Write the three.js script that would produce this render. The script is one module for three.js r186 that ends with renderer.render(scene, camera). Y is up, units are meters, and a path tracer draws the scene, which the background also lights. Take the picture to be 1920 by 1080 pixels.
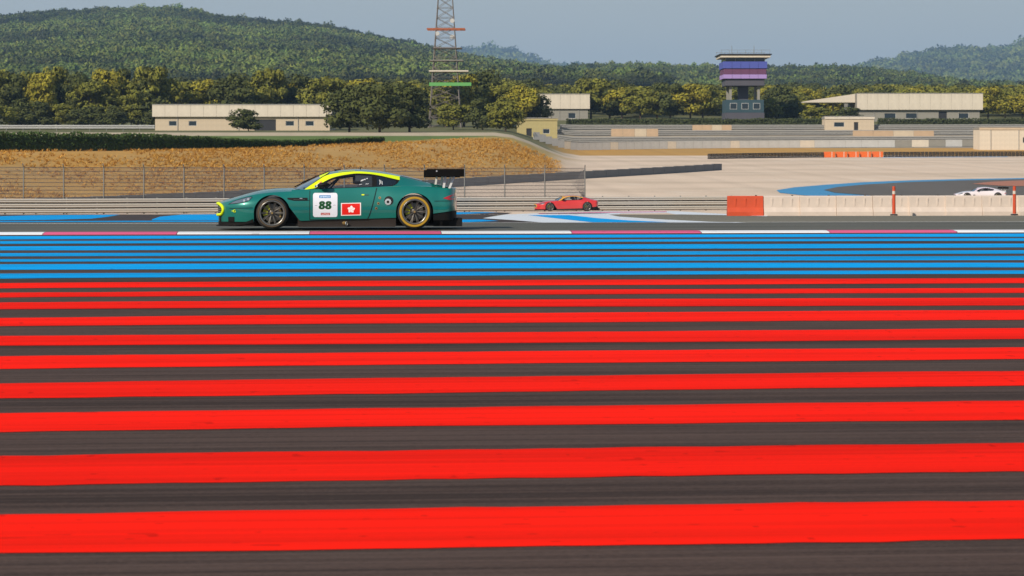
import * as THREE from 'three';
import { mergeGeometries } from 'three/addons/utils/BufferGeometryUtils.js';
import { RoundedBoxGeometry } from 'three/addons/geometries/RoundedBoxGeometry.js';

// ---------------------------------------------------------------- camera, sky, sun, exposure
const F = 4000, CX = 960, EY = 300, EYE = 1.335;          // focal length in photo pixels, principal point, eye height above the track
const scene = new THREE.Scene();
const camera = new THREE.PerspectiveCamera(2 * Math.atan(780 / F) * 180 / Math.PI, 1920 / 1560, 0.5, 20000);
camera.position.set(0, EYE, 0);
camera.setViewOffset(1920, 1560, 0, 480, 1920, 1080);      // a shifted lens looking level
camera.focus = 41.5; camera.userData.fStop = 6;
camera.updateProjectionMatrix();
const renderer = new THREE.WebGLRenderer({ antialias: true });
renderer.toneMapping = THREE.LinearToneMapping;
renderer.toneMappingExposure = 1.0;
renderer.shadowMap.enabled = true;

const SUN = new THREE.Vector3(-0.58, 0.63, 0.5).normalize();
{
  const w = 256, h = 128, d = new Float32Array(w * h * 4);
  const mix = (a, b, t) => a.map((v, i) => v + (b[i] - v) * t);
  const hor = [0.50, 0.54, 0.53], low = [0.46, 0.51, 0.50], mid = [0.22, 0.33, 0.47], zen = [0.10, 0.19, 0.37];
  for (let j = 0; j < h; j++) for (let i = 0; i < w; i++) {
    const el = ((j + 0.5) / h - 0.5) * Math.PI, e = el * 180 / Math.PI;
    let c;
    if (e < 0) c = [0.17, 0.15, 0.13];
    else if (e < 6) c = mix(hor, low, e / 6);
    else if (e < 25) c = mix(low, mid, (e - 6) / 19);
    else c = mix(mid, zen, Math.min(1, (e - 25) / 50));
    d.set([...c, 1], (j * w + i) * 4);
  }
  const t = new THREE.DataTexture(d, w, h, THREE.RGBAFormat, THREE.FloatType);
  t.mapping = THREE.EquirectangularReflectionMapping; t.magFilter = THREE.LinearFilter; t.minFilter = THREE.LinearFilter; t.needsUpdate = true;
  scene.background = t; scene.environment = t;
}
const sun = new THREE.DirectionalLight(new THREE.Color(1, 0.91, 0.77), 5.0);
sun.position.copy(SUN).multiplyScalar(300); sun.castShadow = true;
sun.target.position.set(0, 0, -60); scene.add(sun, sun.target);
Object.assign(sun.shadow.camera, { left: -150, right: 150, top: 150, bottom: -150, near: 1, far: 900 });
sun.shadow.mapSize.set(4096, 4096);
scene.fog = new THREE.FogExp2(new THREE.Color(0.42, 0.66, 1.0), 0.0001);

// ---------------------------------------------------------------- helpers
let seed = 7;
const rnd = () => { seed = (seed + 0x6d2b79f5) | 0; let t = Math.imul(seed ^ (seed >>> 15), 1 | seed); t = (t + Math.imul(t ^ (t >>> 7), 61 | t)) ^ t; return ((t ^ (t >>> 14)) >>> 0) / 4294967296; };
const rr = (a, b) => a + (b - a) * rnd();
const clamp = (x, a = 0, b = 1) => Math.min(b, Math.max(a, x));
const sstep = (a, b, x) => { const t = clamp((x - a) / (b - a)); return t * t * (3 - 2 * t); };
const lerp = (a, b, t) => a + (b - a) * t;
const hash = (x, y) => { let n = Math.imul(x | 0, 374761393) ^ Math.imul(y | 0, 668265263); n = Math.imul(n ^ (n >>> 13), 1274126177); return ((n ^ (n >>> 16)) >>> 0) / 4294967296; };
function noise(x, y, px = 0, py = 0) {                      // value noise, periodic where px, py are given
  const xi = Math.floor(x), yi = Math.floor(y), fx = x - xi, fy = y - yi, u = fx * fx * (3 - 2 * fx), v = fy * fy * (3 - 2 * fy);
  const m = (a, n) => n ? ((a % n) + n) % n : a;
  const a = hash(m(xi, px), m(yi, py)), b = hash(m(xi + 1, px), m(yi, py)), c = hash(m(xi, px), m(yi + 1, py)), d = hash(m(xi + 1, px), m(yi + 1, py));
  return lerp(lerp(a, b, u), lerp(c, d, u), v);
}
const fbm = (x, y, o = 4) => { let s = 0, a = 0.5, n = 0; for (let i = 0; i < o; i++) { s += a * noise(x * (1 << i) + i * 17, y * (1 << i) + i * 31); n += a; a *= 0.5; } return s / n; };
function curve(pts) {                                       // monotone cubic through points
  const n = pts.length, X = pts.map((p) => p[0]), Y = pts.map((p) => p[1]), m = [], d = [];
  for (let i = 0; i < n - 1; i++) d.push((Y[i + 1] - Y[i]) / (X[i + 1] - X[i]));
  for (let i = 0; i < n; i++) m.push(i === 0 ? d[0] : i === n - 1 ? d[n - 2] : d[i - 1] * d[i] <= 0 ? 0 : 2 * d[i - 1] * d[i] / (d[i - 1] + d[i]));
  return (x) => {
    if (x <= X[0]) return Y[0] + (x - X[0]) * 0; if (x >= X[n - 1]) return Y[n - 1];
    let i = 0; while (x > X[i + 1]) i++;
    const h = X[i + 1] - X[i], t = (x - X[i]) / h, t2 = t * t, t3 = t2 * t;
    return (2 * t3 - 3 * t2 + 1) * Y[i] + (t3 - 2 * t2 + t) * h * m[i] + (-2 * t3 + 3 * t2) * Y[i + 1] + (t3 - t2) * h * m[i + 1];
  };
}
const table = (pts) => (x) => { if (x <= pts[0][0]) return pts[0][1]; for (let i = 1; i < pts.length; i++) if (x <= pts[i][0]) return lerp(pts[i - 1][1], pts[i][1], (x - pts[i - 1][0]) / (pts[i][0] - pts[i - 1][0])); return pts[pts.length - 1][1]; };
const V = (x, y, z) => new THREE.Vector3(x, y, z);
const at = (px, py, z) => V((px - CX) * z / F, EYE - (py - EY) * z / F, -z);
const XZ = (px, z) => (px - CX) * z / F;

const used = {};
function numbered(name) { used[name] = (used[name] || 0) + 1; return used[name] === 1 ? name : name + '_' + String(used[name] - 1).padStart(3, '0'); }
function tag(o, label, category, group, kind) { o.userData.label = label; o.userData.category = category; if (group) o.userData.group = group; if (kind) o.userData.kind = kind; return o; }
function thing(name, label, category, pos = [0, 0, 0], turn = 0, group) {
  const o = new THREE.Group(); o.name = numbered(name); o.position.set(...pos); o.rotation.y = turn; scene.add(o); return tag(o, label, category, group);
}
function clean(g) {
  if (g.index) g = g.toNonIndexed();
  for (const k of Object.keys(g.attributes)) if (!['position', 'normal', 'uv', 'color'].includes(k)) g.deleteAttribute(k);
  return g;
}
function obj(name, geos, m, parent = scene) {
  let g = geos;
  if (Array.isArray(geos)) {
    const gs = geos.map(clean), col = gs.some((q) => q.attributes.color);
    gs.forEach((q) => { if (!col) return; if (!q.attributes.color) q.setAttribute('color', new THREE.BufferAttribute(new Float32Array(q.attributes.position.count * 3).fill(1), 3)); });
    g = gs.length === 1 ? gs[0] : mergeGeometries(gs);
  }
  const o = new THREE.Mesh(g, m); o.name = parent === scene ? numbered(name) : name; o.castShadow = o.receiveShadow = true; parent.add(o); return o;
}
function copy(root, pos, turn, label, group) {
  const c = root.clone(); c.name = numbered(root.name.replace(/_\d{3}$/, '')); c.userData = { ...root.userData }; scene.add(c);
  if (pos) c.position.set(...pos); if (turn !== undefined) c.rotation.y = turn; if (label) c.userData.label = label; if (group) c.userData.group = group; return c;
}
const bx = (w, h, d, x = 0, y = 0, z = 0, ry = 0) => { const g = new THREE.BoxGeometry(w, h, d); if (ry) g.rotateY(ry); return g.translate(x, y, z); };
const rbx = (w, h, d, r, x = 0, y = 0, z = 0) => new RoundedBoxGeometry(w, h, d, 2, r).translate(x, y, z);
function bar(a, b, r, seg = 6, r2 = r) {
  const d = b.clone().sub(a), g = new THREE.CylinderGeometry(r2, r, d.length(), seg);
  g.applyQuaternion(new THREE.Quaternion().setFromUnitVectors(V(0, 1, 0), d.clone().normalize())); return g.translate(...a.clone().add(b).multiplyScalar(0.5).toArray());
}
const tube = (pts, r, n = 32, k = 8, closed = false) => new THREE.TubeGeometry(new THREE.CatmullRomCurve3(pts, closed), n, r, k, closed);
function patch(fn, nu, nv, flip = false) {                  // a grid surface fn(u, v) -> Vector3, uv 0..1
  const pos = [], uv = [], idx = [];
  for (let j = 0; j <= nv; j++) for (let i = 0; i <= nu; i++) { const p = fn(i / nu, j / nv); pos.push(p.x, p.y, p.z); uv.push(i / nu, j / nv); }
  for (let j = 0; j < nv; j++) for (let i = 0; i < nu; i++) {
    const a = j * (nu + 1) + i, b = a + 1, c = a + nu + 1, d = c + 1;
    if (flip) idx.push(a, c, b, b, c, d); else idx.push(a, b, c, b, d, c);
  }
  const g = new THREE.BufferGeometry();
  g.setAttribute('position', new THREE.Float32BufferAttribute(pos, 3)); g.setAttribute('uv', new THREE.Float32BufferAttribute(uv, 2)); g.setIndex(idx); g.computeVertexNormals(); return g;
}

// ---------------------------------------------------------------- textures and materials
function dataTex(n, f, repeat = true, srgb = false) {
  const d = new Uint8Array(n * n * 4);
  for (let j = 0; j < n; j++) for (let i = 0; i < n; i++) { const c = f(i / n, j / n, i, j), k = (j * n + i) * 4; for (let q = 0; q < 3; q++) d[k + q] = clamp(c[q]) * 255; d[k + 3] = 255; }
  const t = new THREE.DataTexture(d, n, n); t.magFilter = t.minFilter = THREE.LinearFilter; if (repeat) t.wrapS = t.wrapT = THREE.RepeatWrapping;
  if (srgb) t.colorSpace = THREE.SRGBColorSpace; t.needsUpdate = true; return t;
}
const g1 = (v) => [v, v, v];
// paving grain with the lengthwise streaks that rolling and tyres leave: u along the track (16 m a turn), v across (4 m a turn)
const paving = (lo, hi, streak) => dataTex(1024, (u, v, i, j) => {
  const st = noise(u * 3, v * 90, 3, 90) * 0.55 + noise(u * 6, v * 230, 6, 230) * 0.45, blot = noise(u * 5, v * 6, 5, 6) * 0.6 + noise(u * 17, v * 19, 17, 19) * 0.4, gr = hash(i, j);
  return g1(lerp(lo, hi, clamp(0.5 + (st - 0.5) * streak + (blot - 0.5) * 0.55 + (gr - 0.5) * 0.8)));
});
const fine = dataTex(512, (u, v, i, j) => g1(0.5 + (hash(i, j) - 0.5) * 0.6 + (noise(u * 40, v * 40, 40, 40) - 0.5) * 0.5));
const T = { asphalt: paving(0.38, 1, 1.5), paint: dataTex(1024, (u, v, i, j) => { const c = noise(u * 2, v * 13, 2, 13) * 0.5 + noise(u * 3, v * 44, 3, 44) * 0.3 + noise(u * 5, v * 160, 5, 160) * 0.2, b = noise(u * 9, v * 11, 9, 11), chip = noise(u * 150, v * 60, 150, 60) > 0.93 ? 0.25 : 0; return g1(lerp(0.64, 1, clamp(0.62 + (c - 0.5) * 1.7 + (b - 0.5) * 0.3 + (hash(i, j) - 0.5) * 0.22)) * (1 - chip)); }), grain: dataTex(512, (u, v, i, j) => g1(0.72 + 0.2 * noise(u * 8, v * 8, 8, 8) + 0.12 * noise(u * 60, v * 60, 60, 60) + (hash(i, j) - 0.5) * 0.22)),
  wall: dataTex(256, (u, v, i, j) => g1(0.84 + 0.1 * noise(u * 6, v * 6, 6, 6) + (hash(i, j) - 0.5) * 0.06)) };
const M = (r, g, b, o = {}) => new THREE.MeshStandardMaterial({ color: new THREE.Color(r, g, b), roughness: 0.8, side: THREE.DoubleSide, ...o });
const MP = (r, g, b, o = {}) => new THREE.MeshPhysicalMaterial({ color: new THREE.Color(r, g, b), roughness: 0.5, side: THREE.DoubleSide, ...o });
const mat = {
  runoff: MP(0.098, 0.063, 0.051, { specularIntensity: 0.2, map: T.asphalt, bumpMap: fine, bumpScale: 0.006, roughness: 0.85 }),
  track: MP(0.150, 0.145, 0.122, { specularIntensity: 0.25, map: T.asphalt, roughness: 0.85 }),
  farpave: MP(0.25, 0.225, 0.17, { specularIntensity: 0.25, map: T.asphalt, roughness: 0.9 }),
  darkpave: MP(0.085, 0.065, 0.06, { specularIntensity: 0.25, map: T.asphalt, roughness: 0.9 }),
  red: MP(1.0, 0.013, 0.003, { specularIntensity: 0.06, map: T.paint, roughness: 0.8 }),
  blue: MP(0.0, 0.35, 0.80, { specularIntensity: 0.12, map: T.paint, roughness: 0.8 }),
  white: MP(0.84, 0.82, 0.82, { specularIntensity: 0.3, map: T.paint, roughness: 0.7 }),
  pink: MP(0.72, 0.115, 0.24, { specularIntensity: 0.3, map: T.paint, roughness: 0.7 }),
  paleblue: MP(0.72, 0.75, 0.78, { specularIntensity: 0.3, map: T.paint, roughness: 0.7 }),
  steel: M(0.60, 0.55, 0.48, { map: T.wall, roughness: 0.6, metalness: 0.1 }),
  farsteel: M(0.40, 0.385, 0.36, { map: T.wall, roughness: 0.6 }),
  post: M(0.22, 0.21, 0.19, { roughness: 0.6, metalness: 0.3 }),
  concrete: M(0.17, 0.175, 0.18, { map: T.wall, roughness: 0.9 }),
  pale: M(0.56, 0.55, 0.53, { map: T.wall, roughness: 0.8 }),
  cream: M(0.62, 0.50, 0.36, { map: T.wall }), creamLight: M(0.72, 0.63, 0.51, { map: T.wall }), tan: M(0.55, 0.38, 0.24, { map: T.wall }),
  ochrewall: M(0.48, 0.40, 0.18, { map: T.wall }),
  greywall: M(0.30, 0.28, 0.24, { map: T.wall }), dark: M(0.02, 0.02, 0.024, { roughness: 0.6 }), roof: M(0.30, 0.27, 0.24, { map: T.wall }),
  plasticWhite: M(0.68, 0.56, 0.47, { roughness: 0.5, map: T.wall }), plasticRed: M(0.62, 0.075, 0.02, { roughness: 0.5, map: T.wall }), orange: M(0.70, 0.13, 0.02, { roughness: 0.5 }),
  tyre: M(0.018, 0.017, 0.018, { roughness: 0.85 }), bark: M(0.10, 0.07, 0.05, { roughness: 0.95 }),
  leaf: M(1, 1, 1, { vertexColors: true, roughness: 0.95 }), glassDark: MP(0.02, 0.03, 0.04, { roughness: 0.06 }),
};
const ANG = Math.atan(4000 / 57000), CA = Math.cos(ANG), SA = Math.sin(ANG);   // the track runs a little away from the picture plane
const sOf = (X, z) => z * CA - X * SA;
function uvm(g, su = 16, sv = 4) {                          // uv in metres along and across the track
  const p = g.attributes.position, uv = new Float32Array(p.count * 2);
  for (let i = 0; i < p.count; i++) { const X = p.getX(i), z = -p.getZ(i); uv[2 * i] = (X * CA + z * SA) / su; uv[2 * i + 1] = (z * CA - X * SA) / sv; }
  g.setAttribute('uv', new THREE.BufferAttribute(uv, 2)); return g;
}

// ---------------------------------------------------------------- the lie of the land
const rightP = table([[-80, -3.606], [41, -1.337], [51, -1.511], [108, -2.85], [155, -3.95], [175, -4.1], [190, -3.85], [232, -2.9], [295, -1.45], [350, -0.1], [400, 1.0], [450, 2.6], [470, 4.4], [500, 8], [600, 12], [800, 20], [1300, 42], [9000, 42]]);
const plateau = table([[180, 0.4], [224, 0.8], [260, 1.2], [280, 1.75], [307, 2.6], [350, 4.4], [420, 5.8], [500, 8], [600, 12], [800, 20], [1300, 42], [9000, 42]]);
const wOf = (X, z) => -0.874 * (X + 40.8) + 0.487 * (z - 170);      // distance behind the line of the grey wall
function H(X, z) {                                         // ground height over the eye level of the camera
  const q = lerp(sOf(X, z), z, sstep(90, 150, z));
  const b = rightP(q); if (z < 150) return b;
  const w = wOf(X, z), px = CX + X / z * F;
  return lerp(b, plateau(z), sstep(1, 38, w) * (1 - sstep(930, 1090, px)));
}
const G = (X, z) => H(X, z) + EYE;
const onG = (px, z, up = 0) => { const X = XZ(px, z); return V(X, G(X, z) + up, -z); };
function pick(px, py, z0 = 3, z1 = 700) {                  // first point of the ground behind a pixel
  const k = -(py - EY) / F, kx = (px - CX) / F; let a = z0;
  for (let z = z0; z < z1; z += 0.5) { if (k * z <= H(kx * z, z)) { let lo = a, hi = z; for (let i = 0; i < 24; i++) { const m = (lo + hi) / 2; if (k * m <= H(kx * m, m)) hi = m; else lo = m; } return V(kx * hi, H(kx * hi, hi) + EYE, -hi); } a = z; }
  return V(kx * z1, H(kx * z1, z1) + EYE, -z1);
}
function sheet(zs, xs, up, zone) {                          // a piece of ground, rows of depth zs, columns xs(z)
  const rows = zs.map((z) => xs(z).map((X) => [X, z])), n = rows[0].length, pos = [], idx = [], col = [];
  rows.forEach((r, j) => r.forEach(([X, z]) => { pos.push(X, G(X, z) + (typeof up === 'function' ? up(X, z) : up), -z); if (zone) col.push(...zone(X, z)); }));
  for (let j = 0; j < rows.length - 1; j++) for (let i = 0; i < n - 1; i++) { const a = j * n + i; idx.push(a, a + 1, a + n, a + 1, a + n + 1, a + n); }
  const g = new THREE.BufferGeometry(); g.setAttribute('position', new THREE.Float32BufferAttribute(pos, 3)); if (zone) g.setAttribute('color', new THREE.Float32BufferAttribute(col, 3));
  g.setIndex(idx); g.computeVertexNormals(); return uvm(g);
}
const range = (a, b, n) => Array.from({ length: n + 1 }, (_, i) => a + (b - a) * i / n);
function sheetS(ss, us, up) {                               // the same, rows along the track
  const n = us.length, pos = [], idx = [];
  for (const s of ss) for (const u of us) { const X = u * CA - s * SA, z = s * CA + u * SA; pos.push(X, G(X, z) + up, -z); }
  for (let j = 0; j < ss.length - 1; j++) for (let i = 0; i < n - 1; i++) { const a = j * n + i; idx.push(a, a + 1, a + n, a + 1, a + n + 1, a + n); }
  const g = new THREE.BufferGeometry(); g.setAttribute('position', new THREE.Float32BufferAttribute(pos, 3)); g.setIndex(idx); g.computeVertexNormals(); return uvm(g);
}
function polySheet(pts, up) {                               // painted shape, its outline given as picks; fine cells lie on the ground
  const w = pts.map(([x, y]) => pick(x, y, 46));
  const sh = new THREE.Shape(w.map((p) => new THREE.Vector2(p.x, -p.z))), tri = THREE.ShapeUtils.triangulateShape(sh.getPoints(), []), P2 = sh.getPoints();
  const pos = []; const put = (a, b, c, d) => { const L = Math.max(a.distanceTo(b), b.distanceTo(c), c.distanceTo(a)); if (d > 0 && L > 6) { const ab = a.clone().add(b).multiplyScalar(0.5), bc = b.clone().add(c).multiplyScalar(0.5), ca = c.clone().add(a).multiplyScalar(0.5); put(a, ab, ca, d - 1); put(ab, b, bc, d - 1); put(ca, bc, c, d - 1); put(ab, bc, ca, d - 1); } else for (const q of [a, b, c]) pos.push(q.x, G(q.x, q.y) + up, -q.y); };
  for (const [a, b, c] of tri) put(P2[a], P2[b], P2[c], 5);
  const g = new THREE.BufferGeometry(); g.setAttribute('position', new THREE.Float32BufferAttribute(pos, 3)); g.computeVertexNormals();
  const nn = g.attributes.normal; for (let i = 0; i < nn.count; i++) if (nn.getY(i) < 0) nn.setXYZ(i, -nn.getX(i), -nn.getY(i), -nn.getZ(i));
  return uvm(g);
}

// ---------------------------------------------------------------- ground, run-off, track
{
  // the land itself, to the foot of the hills
  const zs = [-60, -20, 0, 10, 20, 30, 41, 51, 60, 80, 108, 130, 148, 150, ...range(153, 330, 59), ...range(334, 520, 60), ...range(530, 700, 17), 760, 830, 900, 1000, 1150, 1300, 1600, 2200, 3200, 5000, 9000];
  const C = { gravel: [0.74, 0.56, 0.41], ochre: [0.54, 0.27, 0.038], ochre2: [0.47, 0.26, 0.06], green: [0.10, 0.155, 0.012], path: [0.52, 0.41, 0.27], olive: [0.12, 0.115, 0.03], grey: [0.24, 0.21, 0.18] };
  const mixc = (a, b, t) => a.map((v, i) => lerp(v, b[i], t));
  const zone = (X, z) => {
    const px = CX + X / Math.max(z, 5) * F, w = wOf(X, z), n = fbm(X * 0.06, z * 0.04), n2 = fbm(X * 0.3 + 9, z * 0.2);
    if (z < 150) return C.grey;
    const left = 1 - sstep(1010, 1080, px + (n - 0.5) * 60);
    let L = w < 1 ? C.gravel : w < 46 ? mixc(C.ochre, C.ochre2, sstep(0.35, 0.65, n)) : z < 335 ? C.green : z < 368 ? C.path : C.olive;
    if (w > 1 && w < 46) { const n3 = fbm(X * 0.022 + 40, z * 0.03 + 11, 3); L = mixc(L, [0.36, 0.27, 0.06], sstep(0.52, 0.66, n3) * 0.7); L = mixc(L, [0.52, 0.33, 0.12], sstep(0.55, 0.8, n2) * 0.4); }
    let R = z < 392 ? C.gravel : z < 446 ? mixc(C.ochre, C.ochre2, n) : z < 500 ? mixc(C.grey, C.path, n2) : C.olive;
    if (z < 392) { const u = X * CA + z * SA, q = z * CA - X * SA, n4 = fbm(u * 0.02 + 5, q * 0.16 + 3, 4); R = mixc(R, [0.56, 0.42, 0.29], sstep(0.46, 0.72, n4) * 0.75); R = mixc(R, [0.80, 0.66, 0.52], sstep(0.62, 0.8, n2) * 0.5); }
    return mixc(R, L, left);
  };
  const g = sheet(zs, (z) => range(-1, 1, 150).map((t) => t * (Math.abs(z) * 0.42 + 70) * (1 + 0.8 * Math.abs(t) ** 6)), (X, z) => z < 149 ? -0.14 : 0, zone);
  obj('ground', g, M(1, 1, 1, { vertexColors: true, map: T.grain, roughness: 1 }));
  tag(scene.getObjectByName('ground'), 'pale gravel and dry ochre grass land rising behind the track', 'ground', null, 'structure');
}
const US = range(-120, 120, 40);
const run = new THREE.Group(); run.name = 'run_off'; scene.add(run); tag(run, 'dark asphalt run-off painted with red and blue stripes', 'run-off', null, 'structure');
obj('asphalt', sheetS(range(-30, 39.6, 24), US, 0), mat.runoff, run);
// painted stripes: far and near edge as seen at three columns of the photograph, laid on the run-off plane
const nearPlane = (px, py) => { const k = CA - (px - CX) / F * SA, z = 2.106 / (0.01875 * k + (py - EY) / F); return [XZ(px, z), z]; };
function stripe(name, m, c, far, near) {
  const q = (e, px) => { const t = (px - c[1]) / (c[2] - c[1]); const a = e[2] - e[1], b = e[1] - e[0]; const s = (a + b) / 2 * t + (a - b) / 2 * Math.min(1, Math.abs(t)) * t * t * Math.sign(t) * Math.sign(t); return e[1] + s; };
  const cols = range(-1400, 3300, 60), pos = [], idx = [];
  const wob = hash(Math.round(far[0] * 7), 3) * 50;
  for (const px of cols) for (const [e, o] of [[far, 0], [near, 9]]) {
    const [X, z] = nearPlane(px, q(e, px)); const dz = (noise(px * 0.013 + wob, o + wob) - 0.5) * 0.05;
    pos.push(X, G(X, z + dz) + 0.004, -(z + dz));
  }
  for (let i = 0; i < cols.length - 1; i++) { const a = i * 2; idx.push(a + 1, a + 3, a, a + 3, a + 2, a); }
  const g = new THREE.BufferGeometry(); g.setAttribute('position', new THREE.Float32BufferAttribute(pos, 3)); g.setIndex(idx); g.computeVertexNormals();
  obj(name, uvm(g), m, run);
}
const cb = [30, 960, 1890], cr = [70, 960, 1850];
for (const [a, b, c, d, e, f] of [[443.1, 440.9, 438.4, 449.3, 446.2, 444.6], [452.3, 449.8, 447.1, 457.9, 454.2, 452.3], [462.3, 459, 457.1, 469.9, 467.7, 464.4], [475.1, 472.6, 469.8, 481, 478.8, 476], [486.2, 483.2, 480.4, 491.2, 489.8, 488.2], [496, 493.8, 493.2, 506.4, 503.8, 501.8], [513.4, 509.8, 507.3, 522.7, 516.8, 514.2]])
  stripe('blue_stripe', mat.blue, cb, [a, b, c], [d, e, f]);
for (const [a, b, c, d, e, f] of [[530.9, 525.7, 522, 540.7, 535.8, 531.7], [549, 544.1, 540.7, 557.6, 552.9, 549.8], [567.2, 562.3, 559.1, 579.9, 576, 573.4], [596.2, 587.9, 582.2, 611.5, 605.6, 600.4], [630.2, 623.7, 616.4, 648.1, 643.7, 636.7], [667.8, 659.5, 652.5, 691.6, 682.6, 674.5], [719.1, 706.7, 696.8, 747.1, 735.7, 724.3], [774.6, 763.2, 752.8, 809.9, 798.2, 788.9], [855.2, 842.8, 832.4, 910.7, 897.2, 885.6], [965.4, 951.7, 940, 1037.2, 1026.9, 1013.1]])
  stripe('red_stripe', mat.red, cr, [a, b, c], [d, e, f]);
stripe('red_stripe', mat.red, cr, [1116, 1101, 1088], [1216, 1198, 1182]);
{
  // kerb of white and pinkish red blocks
  const kerb = new THREE.Group(); kerb.name = 'kerb'; scene.add(kerb); tag(kerb, 'low white and pink kerb along the near edge of the track', 'kerb', null, 'structure');
  const L = 2.43, u0 = 2.62 - 7.35 + 1.33;
  for (let k = -14; k <= 16; k++) {
    const a = u0 + k * L + 0.006, b = a + L - 0.012, red = ((k % 2) + 2) % 2 === 1;
    const prof = [[39.5, 0], [39.53, 0.018], [39.8, 0.032], [40.14, 0.018], [40.17, 0]];
    const g = patch((u, v) => { const i = v * 4, j = Math.min(3, Math.floor(i)), t = i - j, s = lerp(prof[j][0], prof[j + 1][0], t), up = lerp(prof[j][1], prof[j + 1][1], t), uu = lerp(a, b, u), X = uu * CA - s * SA, z = s * CA + uu * SA; return V(X, G(X, z) + up, -z); }, 2, 4);
    obj('kerb_block', uvm(g), red ? mat.pink : mat.white, kerb);
  }
  const st = (name, s0, s1, m, up, label, cat) => tag(obj(name, sheetS(range(s0, s1, 4), US, up), m), label, cat, null, 'structure');
  st('track', 39.6, 51.2, mat.track, 0.003, 'grey asphalt race track under the green car', 'track');
  const far = new THREE.Group(); far.name = 'far_run_off'; scene.add(far); tag(far, 'paved run-off beyond the track with blue paint and white lines', 'run-off', null, 'structure');
  obj('asphalt', sheetS(range(51.2, 149, 30), range(-120, 120, 60), 0), mat.farpave, far);
  obj('dark_asphalt', polySheet([[-120, 417.4], [-120, 402.6], [420, 401], [900, 397.5], [960, 399], [935, 402.5], [905, 409], [1010, 417.3]], 0.004), mat.darkpave, far);
  obj('blue_paint', polySheet([[-120, 408.5], [60, 404], [225, 402.7], [200, 407], [170, 410.4], [80, 412.8], [-120, 414.6]], 0.008), mat.blue, far);
  obj('blue_paint', polySheet([[285, 411.6], [300, 406.5], [340, 402.6], [430, 401.3], [900, 398.0], [935, 398.6], [890, 400.4], [640, 404], [520, 413], [285, 413.4]], 0.008), mat.blue, far);
  obj('blue_paint', polySheet([[-120, 415.4], [480, 414], [480, 416.4], [-120, 417.2]], 0.008), mat.blue, far);
  obj('blue_paint', polySheet([[800, 412.3], [905, 412.0], [935, 414.5], [880, 417], [800, 417.2]], 0.008), mat.blue, far);
  // fork of the track: white lines, a blue wedge, the branch of the track
  obj('white_paint', polySheet([[905, 409.5], [950, 402], [1040, 398.2], [1140, 396.4], [1260, 395.6], [1365, 401.6], [1440, 404.6], [1438, 405.8], [1362, 403.6], [1250, 399.3], [1165, 400.6], [1142, 402.6], [1160, 406.4], [1235, 411.5], [1330, 416.2], [1400, 418.0], [1020, 418.0], [960, 413]], 0.008), mat.paleblue, far);
  obj('blue_paint', polySheet([[990, 403.6], [1066, 403.6], [1120, 409.6], [1180, 414], [1255, 417.5], [1112, 417.6], [1070, 413], [1040, 409.5]], 0.012), mat.blue, far);
  obj('pink_paint', polySheet([[1010, 399.9], [1120, 397.9], [1250, 396.6], [1250, 397.8], [1120, 399.3], [1010, 401.4]], 0.012), mat.pink, far);
  obj('edge_line', sheetS(range(51.25, 51.75, 2), range(-120, 22, 40), 0.009), mat.white, far);
}

// ---------------------------------------------------------------- hills
function crown(n, rx, ry, size, hue, flat = 0.25) {         // a crown of leaf sprays in uneven clumps
  const pos = [], col = [], cl = [];
  const k = 16 + Math.floor(rnd() * 8);
  for (let i = 0; i < k; i++) { const a = rnd() * 6.283, h = rr(-0.75, 0.92), r = Math.sqrt(Math.max(0, 1 - h * h * 0.85)) * Math.sqrt(rnd()) * 0.78; cl.push([Math.cos(a) * r * rx, h * ry * 0.8, Math.sin(a) * r * rx, rr(0.26, 0.54) * rx, rr(0.92, 1.08)]); }
  for (let i = 0; i < n; i++) {
    const c = cl[i % k], a = rnd() * 6.283, ct = rr(-0.8, 1), st = Math.sqrt(1 - ct * ct), rad = c[3] * Math.pow(rnd(), 0.28);
    const p = V(c[0] + Math.cos(a) * st * rad, c[1] + ct * rad * 0.75, c[2] + Math.sin(a) * st * rad);
    const nrm = V(Math.cos(a) * st + rr(-0.7, 0.7), ct + rr(-0.5, 0.8), Math.sin(a) * st + rr(-0.7, 0.7)).normalize();
    const t = V(rr(-1, 1), rr(-1, 1), rr(-1, 1)).cross(nrm).normalize(), b = nrm.clone().cross(t), s = size * rr(0.6, 1.35);
    const q = [p.clone().addScaledVector(t, s), p.clone().addScaledVector(t, -s * 0.8).addScaledVector(b, s * 0.7), p.clone().addScaledVector(t, -s * 0.6).addScaledVector(b, -s * 0.8)];
    const v = c[4] * rr(0.7, 1.3); for (const w of q) { pos.push(w.x, w.y, w.z); col.push(hue[0] * v * rr(0.95, 1.1), hue[1] * v, hue[2] * v); }
  }
  const g = new THREE.BufferGeometry(); g.setAttribute('position', new THREE.Float32BufferAttribute(pos, 3)); g.setAttribute('color', new THREE.Float32BufferAttribute(col, 3)); g.computeVertexNormals(); return g;
}
const lumps = [0].map(() => crown(150, 1, 1.05, 0.2, [1, 1, 1]));
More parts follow.
